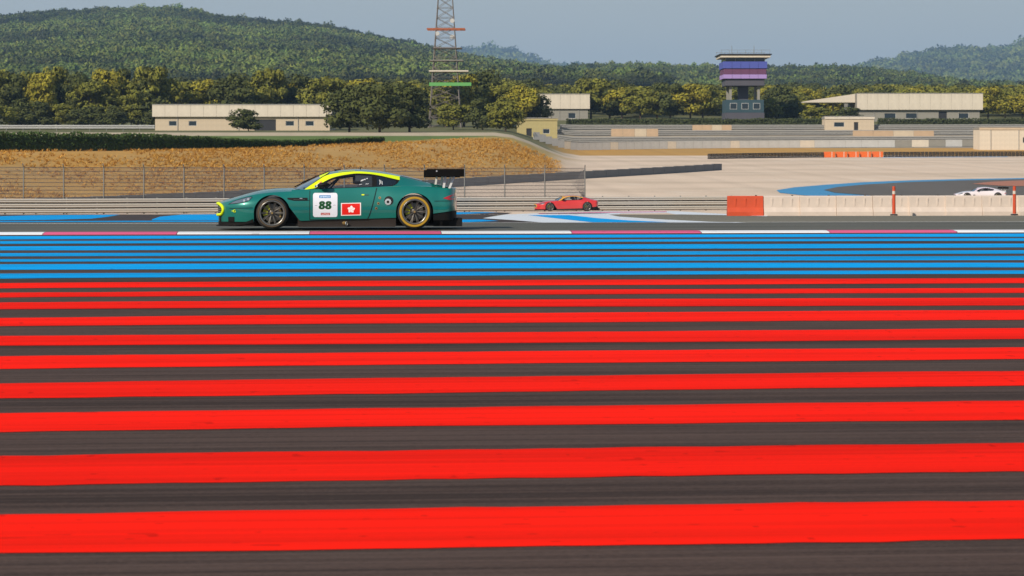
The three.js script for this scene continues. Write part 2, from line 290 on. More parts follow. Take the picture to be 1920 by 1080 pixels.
function hill(name, label, crest, base, z0, z1, colour, tree, count, px0, px1, size) {
  const top = curve(crest), cols = range(px0, px1, 110), nv = 26;
  const f = (px, t) => {                                    // t 0 at the foot, 1 at the crest, above 1 behind it
    const z = lerp(z0, z1, t), yc = top(px) + size * F / z1 * 0.75, hC = (EY - yc) * z1 / F, hB = (EY - base) * z0 / F;
    const hh = t <= 1 ? (EY - lerp(base, yc, Math.pow(t, 0.85))) * z / F : hC - (t - 1) * 1.4 * (hC - hB);
    const X = XZ(px, lerp(z0, z1, Math.min(t, 1.4)));
    return V(X, EYE + hh + (fbm(X * 0.006, z * 0.006) - 0.5) * 0.12 * (hC - hB) * Math.sin(Math.min(1, t) * Math.PI), -z);
  };
  const g = patch((u, v) => f(lerp(px0, px1, u), v * 1.5), 110, nv);
  const o = tag(obj(name, g, colour), label, 'hill', null, 'structure');
  lumps.forEach((lg, li) => {
    const n0 = Math.round(count / lumps.length), im = new THREE.InstancedMesh(lg, tree, n0), d = new THREE.Object3D(), c = new THREE.Color(); im.name = numbered('forest');
    for (let i = 0; i < n0; i++) {
      const px = rr(px0, px1), t = Math.pow(rnd(), 0.9) * 1.04, p = f(px, t), n = fbm(p.x * 0.007 + 3, p.z * 0.016, 4), s = size * rr(0.5, 1.0) * (rnd() < 0.12 ? 1.5 : 1) * (n < 0.36 ? 0.5 : 1);
      d.position.set(p.x, p.y + s * 0.45, p.z); d.scale.set(s, s * rr(0.65, 1.0), s); d.rotation.y = rnd() * 6.28; d.updateMatrix(); im.setMatrixAt(i, d.matrix);
      const k = lerp(0.4, 2.1, sstep(0.3, 0.68, n)) * rr(0.75, 1.25); c.setRGB(0.070 * k * rr(0.85, 1.2), 0.092 * k, 0.015 * k); im.setColorAt(i, c);
    }
    im.castShadow = im.receiveShadow = true; scene.add(im);
    tag(im, 'trees covering the ' + label, 'forest', null, 'stuff');
  });
}
const soil = M(0.05, 0.06, 0.022, { map: T.grain }), canopy = M(1, 1, 1, { roughness: 0.95, vertexColors: true });
hill('hill', 'large green wooded hill behind the left building', [[-1400, 150], [-800, 85], [-500, 60], [-200, 45], [0, 30], [130, 20], [330, 15], [400, 28], [520, 40], [600, 46], [690, 62], [760, 78], [880, 106], [960, 119], [1040, 131], [1150, 150], [1300, 165]], 158, 1250, 2500, soil, canopy, 80000, -1400, 1250, 5.2);
hill('hill', 'low green wooded ridge along the horizon behind the tower', [[600, 150], [820, 134], [950, 127], [1040, 125.5], [1190, 121.5], [1330, 126], [1500, 127], [1600, 129], [1700, 138], [1840, 158], [2000, 164], [2400, 160], [3400, 160]], 176, 1500, 2300, soil, canopy, 48000, 620, 3400, 4.6);
hill('hill', 'blue hazy mountain at the right end of the skyline', [[1450, 152], [1560, 134], [1640, 118], [1760, 95], [1800, 92.5], [1870, 93], [1920, 80], [2050, 62], [2400, 50], [2800, 80], [3400, 165]], 176, 4200, 6200, soil, canopy, 26000, 1450, 3400, 17);
hill('hill', 'small blue mountain top between the green hill and the ridge', [[700, 130], [800, 108], [880, 95], [920, 92.5], [960, 95], [985, 108], [1030, 122], [1150, 140]], 150, 7000, 8200, soil, canopy, 2500, 700, 1150, 26);

// ---------------------------------------------------------------- trees
const HUE = { dark: [0.062, 0.072, 0.012], mid: [0.15, 0.15, 0.015], yellow: [0.25, 0.22, 0.015] };
const kinds = { dark: [0, 1].map(() => crown(3600, 4, 4.2, 0.30, HUE.dark)), mid: [0, 1, 2].map(() => crown(3400, 4, 3.8, 0.30, HUE.mid)), yellow: [0, 1].map(() => crown(3400, 4, 3.8, 0.30, HUE.yellow)) };
const trunkG = (() => { const gs = [bar(V(0, -0.3, 0), V(0.1, 4, 0.05), 0.28, 7, 0.16), bar(V(0.1, 3.2, 0.05), V(1.3, 6, 0.4), 0.13, 5, 0.05), bar(V(0.1, 3.0, 0.05), V(-1.2, 5.6, -0.6), 0.13, 5, 0.05), bar(V(0.1, 4, 0.05), V(0, 7.5, 0.2), 0.15, 5, 0.05)]; return mergeGeometries(gs.map(clean)); })();
let treeNo = 0;
function tree(px, z, height, width, kind, label, group, low = 0.42) {
  const X = XZ(px, z), t = thing('tree', label, 'tree', [X, G(X, z) - 0.1, -z], rnd() * 6.28, group);
  const tr = obj('trunk', trunkG, mat.bark, t); tr.scale.setScalar(height / 9.5);
  const v = kinds[kind], c = obj('crown', v[treeNo++ % v.length], mat.leaf, t); if (group) height *= rr(0.82, 1.1); const lo = lerp(0.34, 0.0, clamp(low / 0.7)); c.scale.set(width / 7, height * (1 - lo) / 7.6, width / 7); c.position.y = height * (1 + lo) / 2;
  return t;
}
// row at the edge of the wood, left to right
const rowL = 'tree of the sunlit row at the edge of the wood left of the cream building', gL = 'trees left of the cream building';
for (let px = -70, i = 0; px < 300; px += 30, i++) tree(px + rr(-6, 6), rr(452, 475), rr(11.2, 13.4), rr(7.5, 10), ['mid', 'yellow', 'mid', 'dark'][i % 4], rowL, gL, 0.5);
for (let px = -50, i = 0; px < 300; px += 42, i++) tree(px + rr(-6, 6), rr(430, 445), rr(5, 6.8), rr(6, 8), ['dark', 'mid', 'dark'][i % 3], 'lower tree in the shady front of the wood left of the cream building', 'lower trees left of the cream building', 0.6);
for (let px = 300, i = 0; px < 640; px += 34, i++) tree(px + rr(-6, 6), rr(462, 490), rr(11.5, 13), rr(8, 10), ['dark', 'mid', 'mid', 'yellow'][i % 4], 'tree of the wood standing behind the cream building', 'trees behind the cream building');
for (let px = 650, i = 0; px < 1010; px += 32, i++) tree(px + rr(-6, 6), rr(470, 500), rr(10.8, 12.4), rr(8, 10), ['mid', 'yellow', 'dark'][i % 3], 'tree of the wood around the foot of the lattice mast', 'trees around the mast');
for (let px = 1110, i = 0; px < 1350; px += 30, i++) tree(px + rr(-5, 5), rr(540, 570), rr(9.4, 11), rr(9, 11), ['mid', 'dark', 'yellow', 'mid'][i % 4], 'tree of the row between the middle building and the control tower', 'trees left of the control tower', 0.55);
for (let px = 1442, i = 0; px < 1505; px += 30, i++) tree(px + rr(-5, 5), rr(530, 545), rr(6.0, 7.2), rr(7, 9), ['mid', 'dark', 'yellow'][i % 3], 'tree between the control tower and the white flat roof', 'trees right of the control tower', 0.6);
for (let px = 1850, i = 0; px < 2010; px += 34, i++) tree(px + rr(-5, 5), rr(560, 590), rr(7.5, 9.5), rr(8, 10), ['yellow', 'mid'][i % 2], 'tree at the right end of the long hedge beside the white roofed hall', 'trees right of the white roofed hall', 0.5);
tree(655, 372, 7.6, 8.6, 'dark', 'leftmost of the three big dark trees by the right end of the cream building', undefined, 0.7);
tree(712, 366, 8.7, 9.4, 'dark', 'middle and tallest of the three big dark trees beside the cream building', undefined, 0.7);
tree(768, 374, 8.2, 8.8, 'dark', 'rightmost of the three big dark trees, below the lattice mast', undefined, 0.7);
tree(905, 425, 6.4, 7.0, 'dark', 'dark tree left of the pair just left of the yellow block house', undefined, 0.7);
tree(948, 420, 6.6, 7.0, 'mid', 'rounded green tree touching the left side of the yellow block house', undefined, 0.7);
tree(850, 428, 5.4, 7.0, 'mid', 'low bushy tree between the big dark trees and the pair by the block house', undefined, 0.7);
tree(466, 398, 4.0, 6.6, 'dark', 'low dark bush standing before the front of the cream building', undefined, 0.9);
tree(1590, 520, 4.2, 7.5, 'dark', 'low dark tree before the left end of the white roofed hall', undefined, 0.8);
tree(1532, 522, 4.2, 7.5, 'mid', 'green tree before the sloping end of the white roof', undefined, 0.8);
{ // the wood behind: a mass of crowns
  const src = [kinds.mid[0], kinds.yellow[0], kinds.dark[0], kinds.mid[1]];
  src.forEach((g, k) => {
    const n = 260, im = new THREE.InstancedMesh(g, mat.leaf, n), d = new THREE.Object3D();
    for (let i = 0; i < n; i++) {
      const px = rr(-250, 2250), z = px > 1480 ? rr(600, 860) : rr(575, 860), X = XZ(px, z), s = rr(0.95, 1.35) * (px > 1000 ? 0.92 : 1.12);
      d.position.set(X, G(X, z) + 3.6 * s, -z); d.scale.set(s * 1.15, s * 0.9, s * 1.15); d.rotation.y = rnd() * 6.28; d.updateMatrix(); im.setMatrixAt(i, d.matrix);
    }
    im.castShadow = im.receiveShadow = true; im.name = numbered('wood'); scene.add(im); tag(im, ['wood of green trees behind the buildings', 'sunlit yellow green trees within the wood', 'dark trees within the wood', 'deeper green trees within the wood'][k], 'wood', null, 'stuff');
  });
}
function hedge(name, label, pts, hf, depth, hue, dens, leaf, topHue) {      // pts [px, z]; clipped row of leaves round a dark core
  const W = pts.map(([px, z]) => onG(px, z)), cv = new THREE.CatmullRomCurve3(W), len = cv.getLength(), n = Math.round(len * dens), pos = [], col = [];
  for (let i = 0; i < n; i++) {
    const t = rnd(), p = cv.getPointAt(t), h = hf(t) * (0.86 + 0.28 * fbm(p.x * 0.4, p.z * 0.4)), y = Math.pow(rnd(), 0.75) * h, side = rr(-1, 1) * depth * 0.5;
    const b = V(p.x, p.y + y, p.z + side), nr = V(rr(-1, 1), rr(-0.3, 1), rr(-0.4, 1)).normalize(), tt = V(rr(-1, 1), rr(-1, 1), rr(-1, 1)).cross(nr).normalize(), bb = nr.clone().cross(tt), s = leaf * rr(0.7, 1.3), v = rr(0.7, 1.3);
    const hu = hue;
    for (const [u, w] of [[1, 0], [-0.8, 0.7], [-0.7, -0.7]]) { const q = b.clone().addScaledVector(tt, u * s).addScaledVector(bb, w * s); pos.push(q.x, q.y, q.z); col.push(hu[0] * v, hu[1] * v, hu[2] * v); }
  }
  const g = new THREE.BufferGeometry(); g.setAttribute('position', new THREE.Float32BufferAttribute(pos, 3)); g.setAttribute('color', new THREE.Float32BufferAttribute(col, 3)); g.computeVertexNormals();
  const o = thing(name, label, 'hedge'); obj('foliage', g, mat.leaf, o);
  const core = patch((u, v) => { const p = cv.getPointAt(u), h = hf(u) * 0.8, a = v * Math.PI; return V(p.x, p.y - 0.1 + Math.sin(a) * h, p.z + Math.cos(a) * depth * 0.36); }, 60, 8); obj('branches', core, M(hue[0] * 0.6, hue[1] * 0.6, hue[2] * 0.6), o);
  return o;
}
hedge('hedge', 'thick dark green hedge along the top of the ochre grass bank at left', [[-160, 224], [0, 236], [150, 244], [330, 256], [480, 272], [640, 292], [720, 303]], (t) => lerp(2.15, 0.75, sstep(0.25, 0.8, t)), 2.4, [0.045, 0.078, 0.010], 300, 0.16, [0.07, 0.115, 0.012]);
hedge('hedge', 'long clipped hedge below the control tower, left part of the pair', [[1062, 502], [1200, 502], [1400, 503], [1542, 504]], () => 1.6, 1.6, [0.060, 0.072, 0.018], 130, 0.22, [0.17, 0.16, 0.035]);
hedge('hedge', 'long clipped hedge before the white roofed hall, right of the kiosk', [[1646, 504], [1780, 504], [1900, 504], [2080, 504]], () => 1.6, 1.6, [0.055, 0.065, 0.020], 130, 0.22, [0.20, 0.17, 0.06]);
{ // dry grass tufts on the bank
  const bl = []; for (let i = 0; i < 9; i++) { const a = rnd() * 6.28, l = rr(0.1, 0.35), h = rr(0.12, 0.32); const g = new THREE.BufferGeometry(); const c = Math.cos(a), s = Math.sin(a); g.setAttribute('position', new THREE.Float32BufferAttribute([-s * 0.05, 0, c * 0.03, s * 0.03, 0, -c * 0.03, c * l, h, s * l], 3)); g.computeVertexNormals(); bl.push(g); }
  const im = new THREE.InstancedMesh(mergeGeometries(bl), M(1, 1, 1, { roughness: 0.95 }), 11000), d = new THREE.Object3D(), c = new THREE.Color(); let n = 0;
  while (n < 11000) { const px = rr(-200, 1050), z = rr(172, 320), X = XZ(px, z), w = wOf(X, z); if (w < 2 || w > 44 || fbm(X * 0.09, z * 0.09, 3) < 0.25 + 0.3 * rnd()) continue; d.position.set(X, G(X, z) - 0.03, -z); d.scale.setScalar(rr(0.6, 1.5)); d.rotation.y = rnd() * 6.28; d.updateMatrix(); im.setMatrixAt(n, d.matrix); const k = rr(0.85, 1.12); c.setRGB(0.53 * k, 0.28 * k, 0.05 * k); im.setColorAt(n++, c); }
  im.name = 'dry_grass'; im.castShadow = im.receiveShadow = true; scene.add(im); tag(im, 'dry ochre grass covering the bank behind the fence', 'grass', null, 'stuff');
}

// ---------------------------------------------------------------- barriers
const beam = [[-0.14, 0], [-0.12, 0.01], [-0.1, 0.085], [-0.05, 0.085], [-0.018, 0.02], [0.018, 0.02], [0.05, 0.085], [0.1, 0.085], [0.12, 0.01], [0.14, 0]];
function railGeo(P) {                                       // corrugated beam through points P, its face to the camera
  return patch((u, v) => { const i = Math.min(P.length - 2, Math.floor(u * (P.length - 1))), t = u * (P.length - 1) - i, p = P[i].clone().lerp(P[i + 1], t), k = v * (beam.length - 1), j = Math.min(beam.length - 2, Math.floor(k)), f = k - j; return V(p.x, p.y + lerp(beam[j][0], beam[j + 1][0], f), p.z + lerp(beam[j][1], beam[j + 1][1], f)); }, P.length - 1, beam.length - 1);
}
function guardRail(label, line, n, gap, m, first = 0.26, group) {            // line: world points on the ground
  const o = thing('guard_rail', label, 'guard rail', [0, 0, 0], 0, group);
  for (let k = 0; k < n; k++) obj('rail', railGeo(line.map((p) => V(p.x, p.y + first + k * 0.365, p.z))), m, o);
  const shadeStrip = patch((u, v) => { const i = Math.min(line.length - 2, Math.floor(u * (line.length - 1))), p = line[i].clone().lerp(line[i + 1], u * (line.length - 1) - i); return V(p.x, p.y + lerp(first - 0.18, first + (n - 1) * 0.365 + 0.1, v), p.z - 0.03); }, line.length - 1, 1);
  obj('shade_strip', shadeStrip, mat.tyre, o);  // added dark strip, paints the shadow lines between the rails
  const cv = new THREE.CatmullRomCurve3(line), len = cv.getLength(), post = bx(0.1, first + n * 0.335 + 0.3, 0.14, 0, (first + n * 0.335 + 0.3) / 2 - 0.35, -0.09);
  for (let d = gap / 2; d < len; d += gap) { const p = cv.getPointAt(d / len), q = obj('post', post, mat.post, o); q.position.copy(p); }
  return o;
}
const mainLine = []; for (let i = 0; i <= 40; i++) { const t = i / 40; mainLine.push(onG(lerp(-260, 1385, t), lerp(150, 172, t))); }
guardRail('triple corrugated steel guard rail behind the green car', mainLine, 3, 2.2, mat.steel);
{ // debris fence on the guard rail line
  const o = thing('catch_fence', 'tall wire debris fence above the guard rail at left', 'fence'), hT = 3.4, N = 30, end = 0.825;
  const p = (t) => { const i = Math.min(39.999, t * 40), j = Math.floor(i); return mainLine[j].clone().lerp(mainLine[j + 1], i - j).add(V(0, 0, -0.45)); };
  const post = mergeGeometries([clean(bar(V(0, -0.3, 0), V(0, hT, 0), 0.05, 8)), clean(bar(V(0, hT, 0), V(0, hT + 0.25, 0.3), 0.04, 8))]);
  for (let k = 0; k < 19; k++) { const q = obj('post', post, mat.post, o); q.position.copy(p(end * k / 18)); }
  const wire = M(0.14, 0.125, 0.12, { roughness: 0.5, metalness: 0.4 });
  for (let h = 1.2; h <= hT + 0.01; h += 0.275) { const P = range(0, end, 24).map((t) => p(t).add(V(0, h, 0))); obj('cable', tube(P, 0.02, 48, 4), wire, o); }
  const gs = [], L = 0.075, len = 56;
  const pos = []; const seg = (a, b, w) => { const r = 0.0055; pos.push(a.x - r, a.y, a.z, a.x + r, a.y, a.z, b.x + r, b.y, b.z, a.x - r, a.y, a.z, b.x + r, b.y, b.z, b.x - r, b.y, b.z); };
  for (let i = 0; i < 760; i++) { const t = end * i / 760, a = p(t), b = p(Math.min(end, t + 0.0275)); for (const sg of [1, -1]) { const s = sg > 0 ? a : b, e = sg > 0 ? b : a; seg(V(s.x, s.y + 0.9, s.z), V(e.x, e.y + hT, e.z)); } }
  const g = new THREE.BufferGeometry(); g.setAttribute('position', new THREE.Float32BufferAttribute(pos, 3)); g.computeVertexNormals(); const mm = obj('wire_mesh', g, wire, o); mm.userData.kind = 'stuff';
}
{ // grey concrete wall that runs away to the right, in cast lengths
  const o = thing('concrete_wall', 'long grey concrete wall curving away between gravel and bank', 'wall');
  const pts = [[-300, 156], [0, 170], [430, 195], [860, 232], [1100, 260], [1290, 286], [1352, 297]].map(([px, z]) => { const X = XZ(px, z); return V(X, rightP(z) + EYE, -z); }), cv = new THREE.CatmullRomCurve3(pts), n = 48;
  for (let i = 0; i < n; i++) {
    const a = cv.getPointAt(i / n), b = cv.getPointAt((i + 1) / n), L = a.distanceTo(b) - 0.05, g = rbx(L, 1.0, 0.28, 0.03, 0, 0.36, 0), q = obj('wall_panel', g, mat.concrete, o);
    q.position.copy(a).lerp(b, 0.5); q.position.y += 0.06; q.rotation.y = Math.atan2(-(b.z - a.z), b.x - a.x);
  }
}
{ // plastic barrier blocks at right, one red
  const prof = new THREE.Shape([[-0.3, 0], [0.3, 0], [0.3, 0.2], [0.16, 0.42], [0.12, 0.96], [0.08, 1.0], [-0.08, 1.0], [-0.12, 0.96], [-0.16, 0.42], [-0.3, 0.2]].map((p) => new THREE.Vector2(...p)));
  const L = 1.84, g = new THREE.ExtrudeGeometry(prof, { depth: L - 0.06, bevelEnabled: true, bevelSize: 0.015, bevelThickness: 0.015, bevelSegments: 2 }).rotateY(Math.PI / 2).translate(-L / 2 + 0.03, 0, 0);
  const ribs = mergeGeometries([-0.5, 0, 0.5].map((x) => clean(rbx(0.1, 0.42, 0.05, 0.02, x, 0.68, 0.15))));
  let i = 0;
  for (let px = 1397; px < 2100; px += 68.2, i++) {
    const z = 108 + (i % 3 === 1 ? 0.05 : 0) - i * 0.12, X = XZ(px, z), red = i === 0;
    const o = thing('barrier_block', red ? 'red plastic barrier block at the left end of the pale row' : 'cream white plastic barrier block in the row along the right edge of the track', 'barrier', [X, G(X, z), -z], rr(-0.02, 0.02), red ? undefined : 'pale barrier blocks at right');
    const s = obj('shell', g, red ? mat.plasticRed : mat.plasticWhite, o); obj('ribs', ribs, red ? mat.plasticRed : mat.plasticWhite, o);
    const cap = obj('filler_cap', new THREE.CylinderGeometry(0.05, 0.05, 0.05, 12), mat.dark, o); cap.position.set(0.55, 1.03, 0);
  }
  for (const [px, label] of [[1676, 'slim red marker post before the pale barrier row, left of two'], [1902, 'slim red marker post before the pale barrier row near the right frame edge']]) {
    const z = 105.5, X = XZ(px, z), o = thing('marker_post', label, 'post', [X, G(X, z), -z]);
    obj('foot', new THREE.CylinderGeometry(0.17, 0.2, 0.07, 16).translate(0, 0.05, 0), mat.tyre, o);
    obj('tube', new THREE.CylinderGeometry(0.075, 0.085, 1.36, 14).translate(0, 0.78, 0), mat.plasticRed, o);
    obj('band', new THREE.CylinderGeometry(0.08, 0.082, 0.16, 14).translate(0, 1.15, 0), mat.plasticWhite, o);
  }
}
{ // loop of asphalt with a blue border on the gravel
  const o = new THREE.Group(); o.name = 'side_track'; scene.add(o); tag(o, 'bend of asphalt with a blue border on the gravel at right', 'track', null, 'structure');
  obj('blue_paint', polySheet([[2060, 331.5], [1920, 334.2], [1800, 336.3], [1700, 338.8], [1620, 342], [1550, 346.6], [1490, 351.6], [1456, 357], [1462, 362], [1510, 367], [1600, 371], [1700, 374], [2060, 378]], 0.03), M(0.05, 0.27, 0.50, { map: T.paint }), o);
  obj('asphalt', polySheet([[2060, 333.6], [1920, 336.6], [1800, 339.2], [1700, 342.4], [1620, 347], [1570, 351.6], [1545, 357], [1565, 362], [1640, 368], [1740, 372], [2060, 375]], 0.06), M(0.15, 0.125, 0.10, { map: T.asphalt }), o);
  obj('red_paint', polySheet([[2060, 337], [1930, 339], [1860, 342], [1822, 346], [1880, 350], [2060, 352]], 0.09), M(0.42, 0.16, 0.09, { map: T.paint }), o);
}
// far barriers on the right, front to back
const farLine = (pts, n = 24) => { const cv = new THREE.CatmullRomCurve3(pts.map(([px, z]) => V(px, z, 0))); return range(0, 1, n).map((t) => { const q = cv.getPoint(t); return onG(q.x, q.y); }); };
{ // tyre wall: stacks bound in pairs, shown as stacked rings
  const line = farLine([[1330, 362], [1480, 372], [1650, 378], [1920, 384], [2080, 386]], 60), cv = new THREE.CatmullRomCurve3(line), len = cv.getLength();
  const ring = new THREE.TorusGeometry(0.23, 0.115, 6, 12).rotateX(Math.PI / 2), st = mergeGeometries([0, 1, 2, 3].map((k) => clean(ring.clone().translate((k % 2) * 0.03, 0.12 + k * 0.23, 0))));
  const group = 'tyre stacks of the far tyre wall'; let proto;
  const N = Math.floor(len / 0.72);
  for (let i = 0; i < N; i++) {
    const p = cv.getPointAt(i / N), px = CX + p.x / -p.z * F; if (px > 1545 && px < 1655 || px > 1930) continue;
    if (!proto) { proto = thing('tyre_stack', 'black tyre stack in the long tyre wall beyond the gravel', 'tyres', p.toArray(), 0, group); obj('tyres', st, mat.tyre, proto); } else copy(proto, p.toArray(), rnd() * 6);
  }
  for (let i = 0; i < 5; i++) { const t = lerp(1555, 1645, i / 4), p = onG(t, 375 + i * 0.6), o = thing('orange_block', ['leftmost orange foam block set in the tyre wall', 'second orange foam block in the tyre wall', 'middle orange foam block in the tyre wall', 'fourth orange foam block in the tyre wall', 'rightmost orange foam block in the tyre wall'][i], 'barrier', p.toArray()); obj('block', rbx(1.95, 1.0, 0.8, 0.06, 0, 0.5, 0), mat.orange, o); obj('strap', bx(0.12, 1.02, 0.83, 0.4, 0.5, 0), mat.plasticWhite, o); }
  tag(obj('blue_line', [patch((u, v) => { const q = onG(lerp(1655, 1890, u), lerp(376.5, 382, u) - 1.5 - v * 2.6, 0.02); return q; }, 24, 2)], M(0.16, 0.42, 0.72)), 'blue line painted before the foot of the tyre wall', 'line', null, 'structure');
}
{ // pale wall of boards
  const o = thing('board_wall', 'long pale grey board wall behind the dry grass strip at right', 'wall');
  const line = farLine([[1000, 420], [1130, 430], [1300, 440], [1500, 447], [1835, 452]], 44);
  for (let i = 0; i < 44; i++) { const a = line[i], b = line[i + 1], q = obj('board', bx(a.distanceTo(b) - 0.06, 1.5, 0.1, 0, 0.85, 0), i % 7 === 5 ? mat.creamLight : i > 37 && i % 2 ? mat.greywall : mat.pale, o); q.position.copy(a).lerp(b, 0.5); q.rotation.y = Math.atan2(-(b.z - a.z), b.x - a.x); }
}
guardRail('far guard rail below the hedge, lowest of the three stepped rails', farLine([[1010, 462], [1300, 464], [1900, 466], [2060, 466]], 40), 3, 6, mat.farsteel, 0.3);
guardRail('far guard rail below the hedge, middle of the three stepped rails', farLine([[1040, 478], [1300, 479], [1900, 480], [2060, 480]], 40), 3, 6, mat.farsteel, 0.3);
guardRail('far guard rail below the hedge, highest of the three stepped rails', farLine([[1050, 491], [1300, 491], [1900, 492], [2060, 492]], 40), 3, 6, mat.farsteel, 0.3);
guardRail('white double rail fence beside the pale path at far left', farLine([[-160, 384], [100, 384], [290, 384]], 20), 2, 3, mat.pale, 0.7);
{ // tan panels hung on the rails
  for (const [px, w, z, h, label] of [[1190, 10.5, 474, 1.7, 'tan panel hung before the stepped rails, left one'], [1335, 9, 487, 1.2, 'pale tan panel hung on the upper rail near the tower'], [1675, 18, 473, 1.4, 'tan panel hung before the stepped rails, right and longest one']]) {
    const X = XZ(px, z), o = thing('panel', label, 'panel', [X, G(X, z), -z]); for (let k = 0; k < 4; k++) obj('sheet', bx(w / 4 - 0.05, h, 0.06, (k - 1.5) * w / 4, h / 2 + 0.35, 0), k === 2 ? mat.cream : mat.tan, o); for (let k = 0; k < 5; k++) obj('post', bx(0.08, h + 0.6, 0.08, (k - 2) * w / 4.05, h / 2 + 0.1, -0.09), mat.post, o);
  }
}

// ---------------------------------------------------------------- buildings and towers
function flatHall(name, label, px0, px1, z, wallH, fasciaH, wallM, fasciaM, depth, opens, over = 0.5) {
  const x0 = XZ(px0, z), x1 = XZ(px1, z), w = x1 - x0, xm = (x0 + x1) / 2, o = thing(name, label, 'building', [xm, G(xm, z), -z]);
  const s = new THREE.Shape([new THREE.Vector2(-w / 2 + over, -1.5), new THREE.Vector2(w / 2 - over, -1.5), new THREE.Vector2(w / 2 - over, wallH), new THREE.Vector2(-w / 2 + over, wallH)]);
  for (const [a, b, lo, hi] of opens) s.holes.push(new THREE.Path([[a, lo], [a, hi], [b, hi], [b, lo]].map((p) => new THREE.Vector2(...p))));
  obj('wall', [new THREE.ExtrudeGeometry(s, { depth: 0.3, bevelEnabled: false }).translate(0, 0, -0.3), bx(0.3, wallH + 1.5, depth - 0.32, -w / 2 + over + 0.15, (wallH - 1.5) / 2, -depth / 2 - 0.16), bx(0.3, wallH + 1.5, depth - 0.32, w / 2 - over - 0.15, (wallH - 1.5) / 2, -depth / 2 - 0.16), bx(w - 2 * over - 0.64, wallH + 1.5, 0.3, 0, (wallH - 1.5) / 2, -depth)], wallM, o);
  obj('fascia', [rbx(w - 0.1, fasciaH - 0.06, depth + over * 2 - 0.1, 0.04, 0, wallH + fasciaH / 2 + 0.01, -depth / 2)], mat.greywall, o);
  { const n = Math.max(2, Math.round(w / 2.6)), pw = w / n, pg = rbx(pw - 0.035, fasciaH, 0.06, 0.012, 0, wallH + fasciaH / 2 + 0.01, over + 0.0); for (let k = 0; k < n; k++) { const q = obj('fascia_panel', pg, fasciaM, o); q.position.x = -w / 2 + (k + 0.5) * pw; q.position.z = (rnd() - 0.5) * 0.012; } }
  obj('gutter', bx(w, 0.12, 0.14, 0, wallH + fasciaH + 0.03, over + 0.06), mat.farsteel, o);
  if (w > 12) for (const k of [-0.36, -0.02, 0.31]) obj('downpipe', bar(V(k * w, -1.2, 0.09), V(k * w, wallH, 0.09), 0.06, 8), mat.farsteel, o);
  obj('roof', bx(w - 0.5, 0.06, depth, 0, wallH + fasciaH + 0.04, -depth / 2), mat.roof, o);
  for (const [a, b, lo, hi, kind] of opens) {
    if (kind === 'door') obj('door', [bx(b - a, hi - lo, 0.06, (a + b) / 2, (hi + lo) / 2, -0.2)], mat.dark, o);
    else { const f = obj('window', [bx(b - a, 0.08, 0.1, (a + b) / 2, hi - 0.04, -0.1), bx(b - a, 0.08, 0.1, (a + b) / 2, lo + 0.04, -0.1), bx(0.08, hi - lo - 0.17, 0.1, a + 0.04, (hi + lo) / 2, -0.1), bx(0.08, hi - lo - 0.17, 0.1, b - 0.04, (hi + lo) / 2, -0.1)], mat.pale, o); obj('pane', bx(b - a - 0.16, hi - lo - 0.17, 0.02, (a + b) / 2, (hi + lo) / 2, -0.14), mat.glassDark, f); }
  }
  return o;
}
flatHall('flat_building', 'long cream building with a bright flat fascia at left, behind the bank', 286, 623, 420, 2.7, 2.4, mat.cream, mat.creamLight, 14, [[2.4, 6.6, -1.2, 2.2, 'door'], [8.5, 10.2, 0.9, 1.9, 'window'], [12.4, 14.1, 0.9, 1.9, 'window'], [-14.5, -12.9, 0.9, 1.9, 'window'], [-10.6, -9, 0.9, 1.9, 'window']]);
flatHall('flat_building', 'middle cream building half hidden by trees, with a deep fascia', 996, 1106, 560, 3.0, 3.9, mat.greywall, mat.creamLight, 12, [[-5, -3, 0.5, 2, 'window'], [2, 4, 0.5, 2, 'window']]);
flatHall('block_house', 'small yellowish block house at the right end of the tree group', 968, 1046, 440, 3.7, 0.5, mat.ochrewall, mat.ochrewall, 6, [[-2.2, -1.1, 0, 2.1, 'door'], [1.2, 2.6, 1.0, 2.0, 'window']], 0.12);
{
  const o = flatHall('flat_building', 'white roofed hall with a broad fascia at right, behind the long hedge', 1606, 1842, 545, 3.0, 4.2, mat.greywall, mat.creamLight, 20, [[4.9, 7.0, -0.8, 2.6, 'door'], [-9, -6, 0.8, 2.2, 'window'], [-3.5, -0.5, 0.8, 2.2, 'window'], [10, 12.6, 0.8, 2.2, 'window']], 0.7);
  const s = new THREE.Shape([[0, 0], [-12.8, 0.0], [-12.8, 0.35], [0, 2.2]].map((p) => new THREE.Vector2(...p)));
  obj('sloping_roof', new THREE.ExtrudeGeometry(s, { depth: 10, bevelEnabled: false }).translate(-16.1, 4.95, -12), mat.creamLight, o);
  for (const x of [-27, -21]) obj('column', bx(0.4, 5.8, 0.4, x, 2.02, -7), mat.greywall, o);
}
flatHall('kiosk', 'cream kiosk standing in the gap between the two hedges', 1546, 1640, 490, 2.6, 0.6, mat.cream, mat.creamLight, 5, [[-3.6, -1.2, 0.8, 1.9, 'window'], [1, 2, -0.5, 1.9, 'door']], 0.15);
flatHall('cabin', 'large cream cabin at the right frame edge above the tyre wall', 1836, 1990, 432, 4.1, 0.5, mat.creamLight, mat.cream, 6, [[0.5, 2.5, 1.4, 2.6, 'window'], [4, 5.2, 0.2, 2.3, 'door']], 0.1);
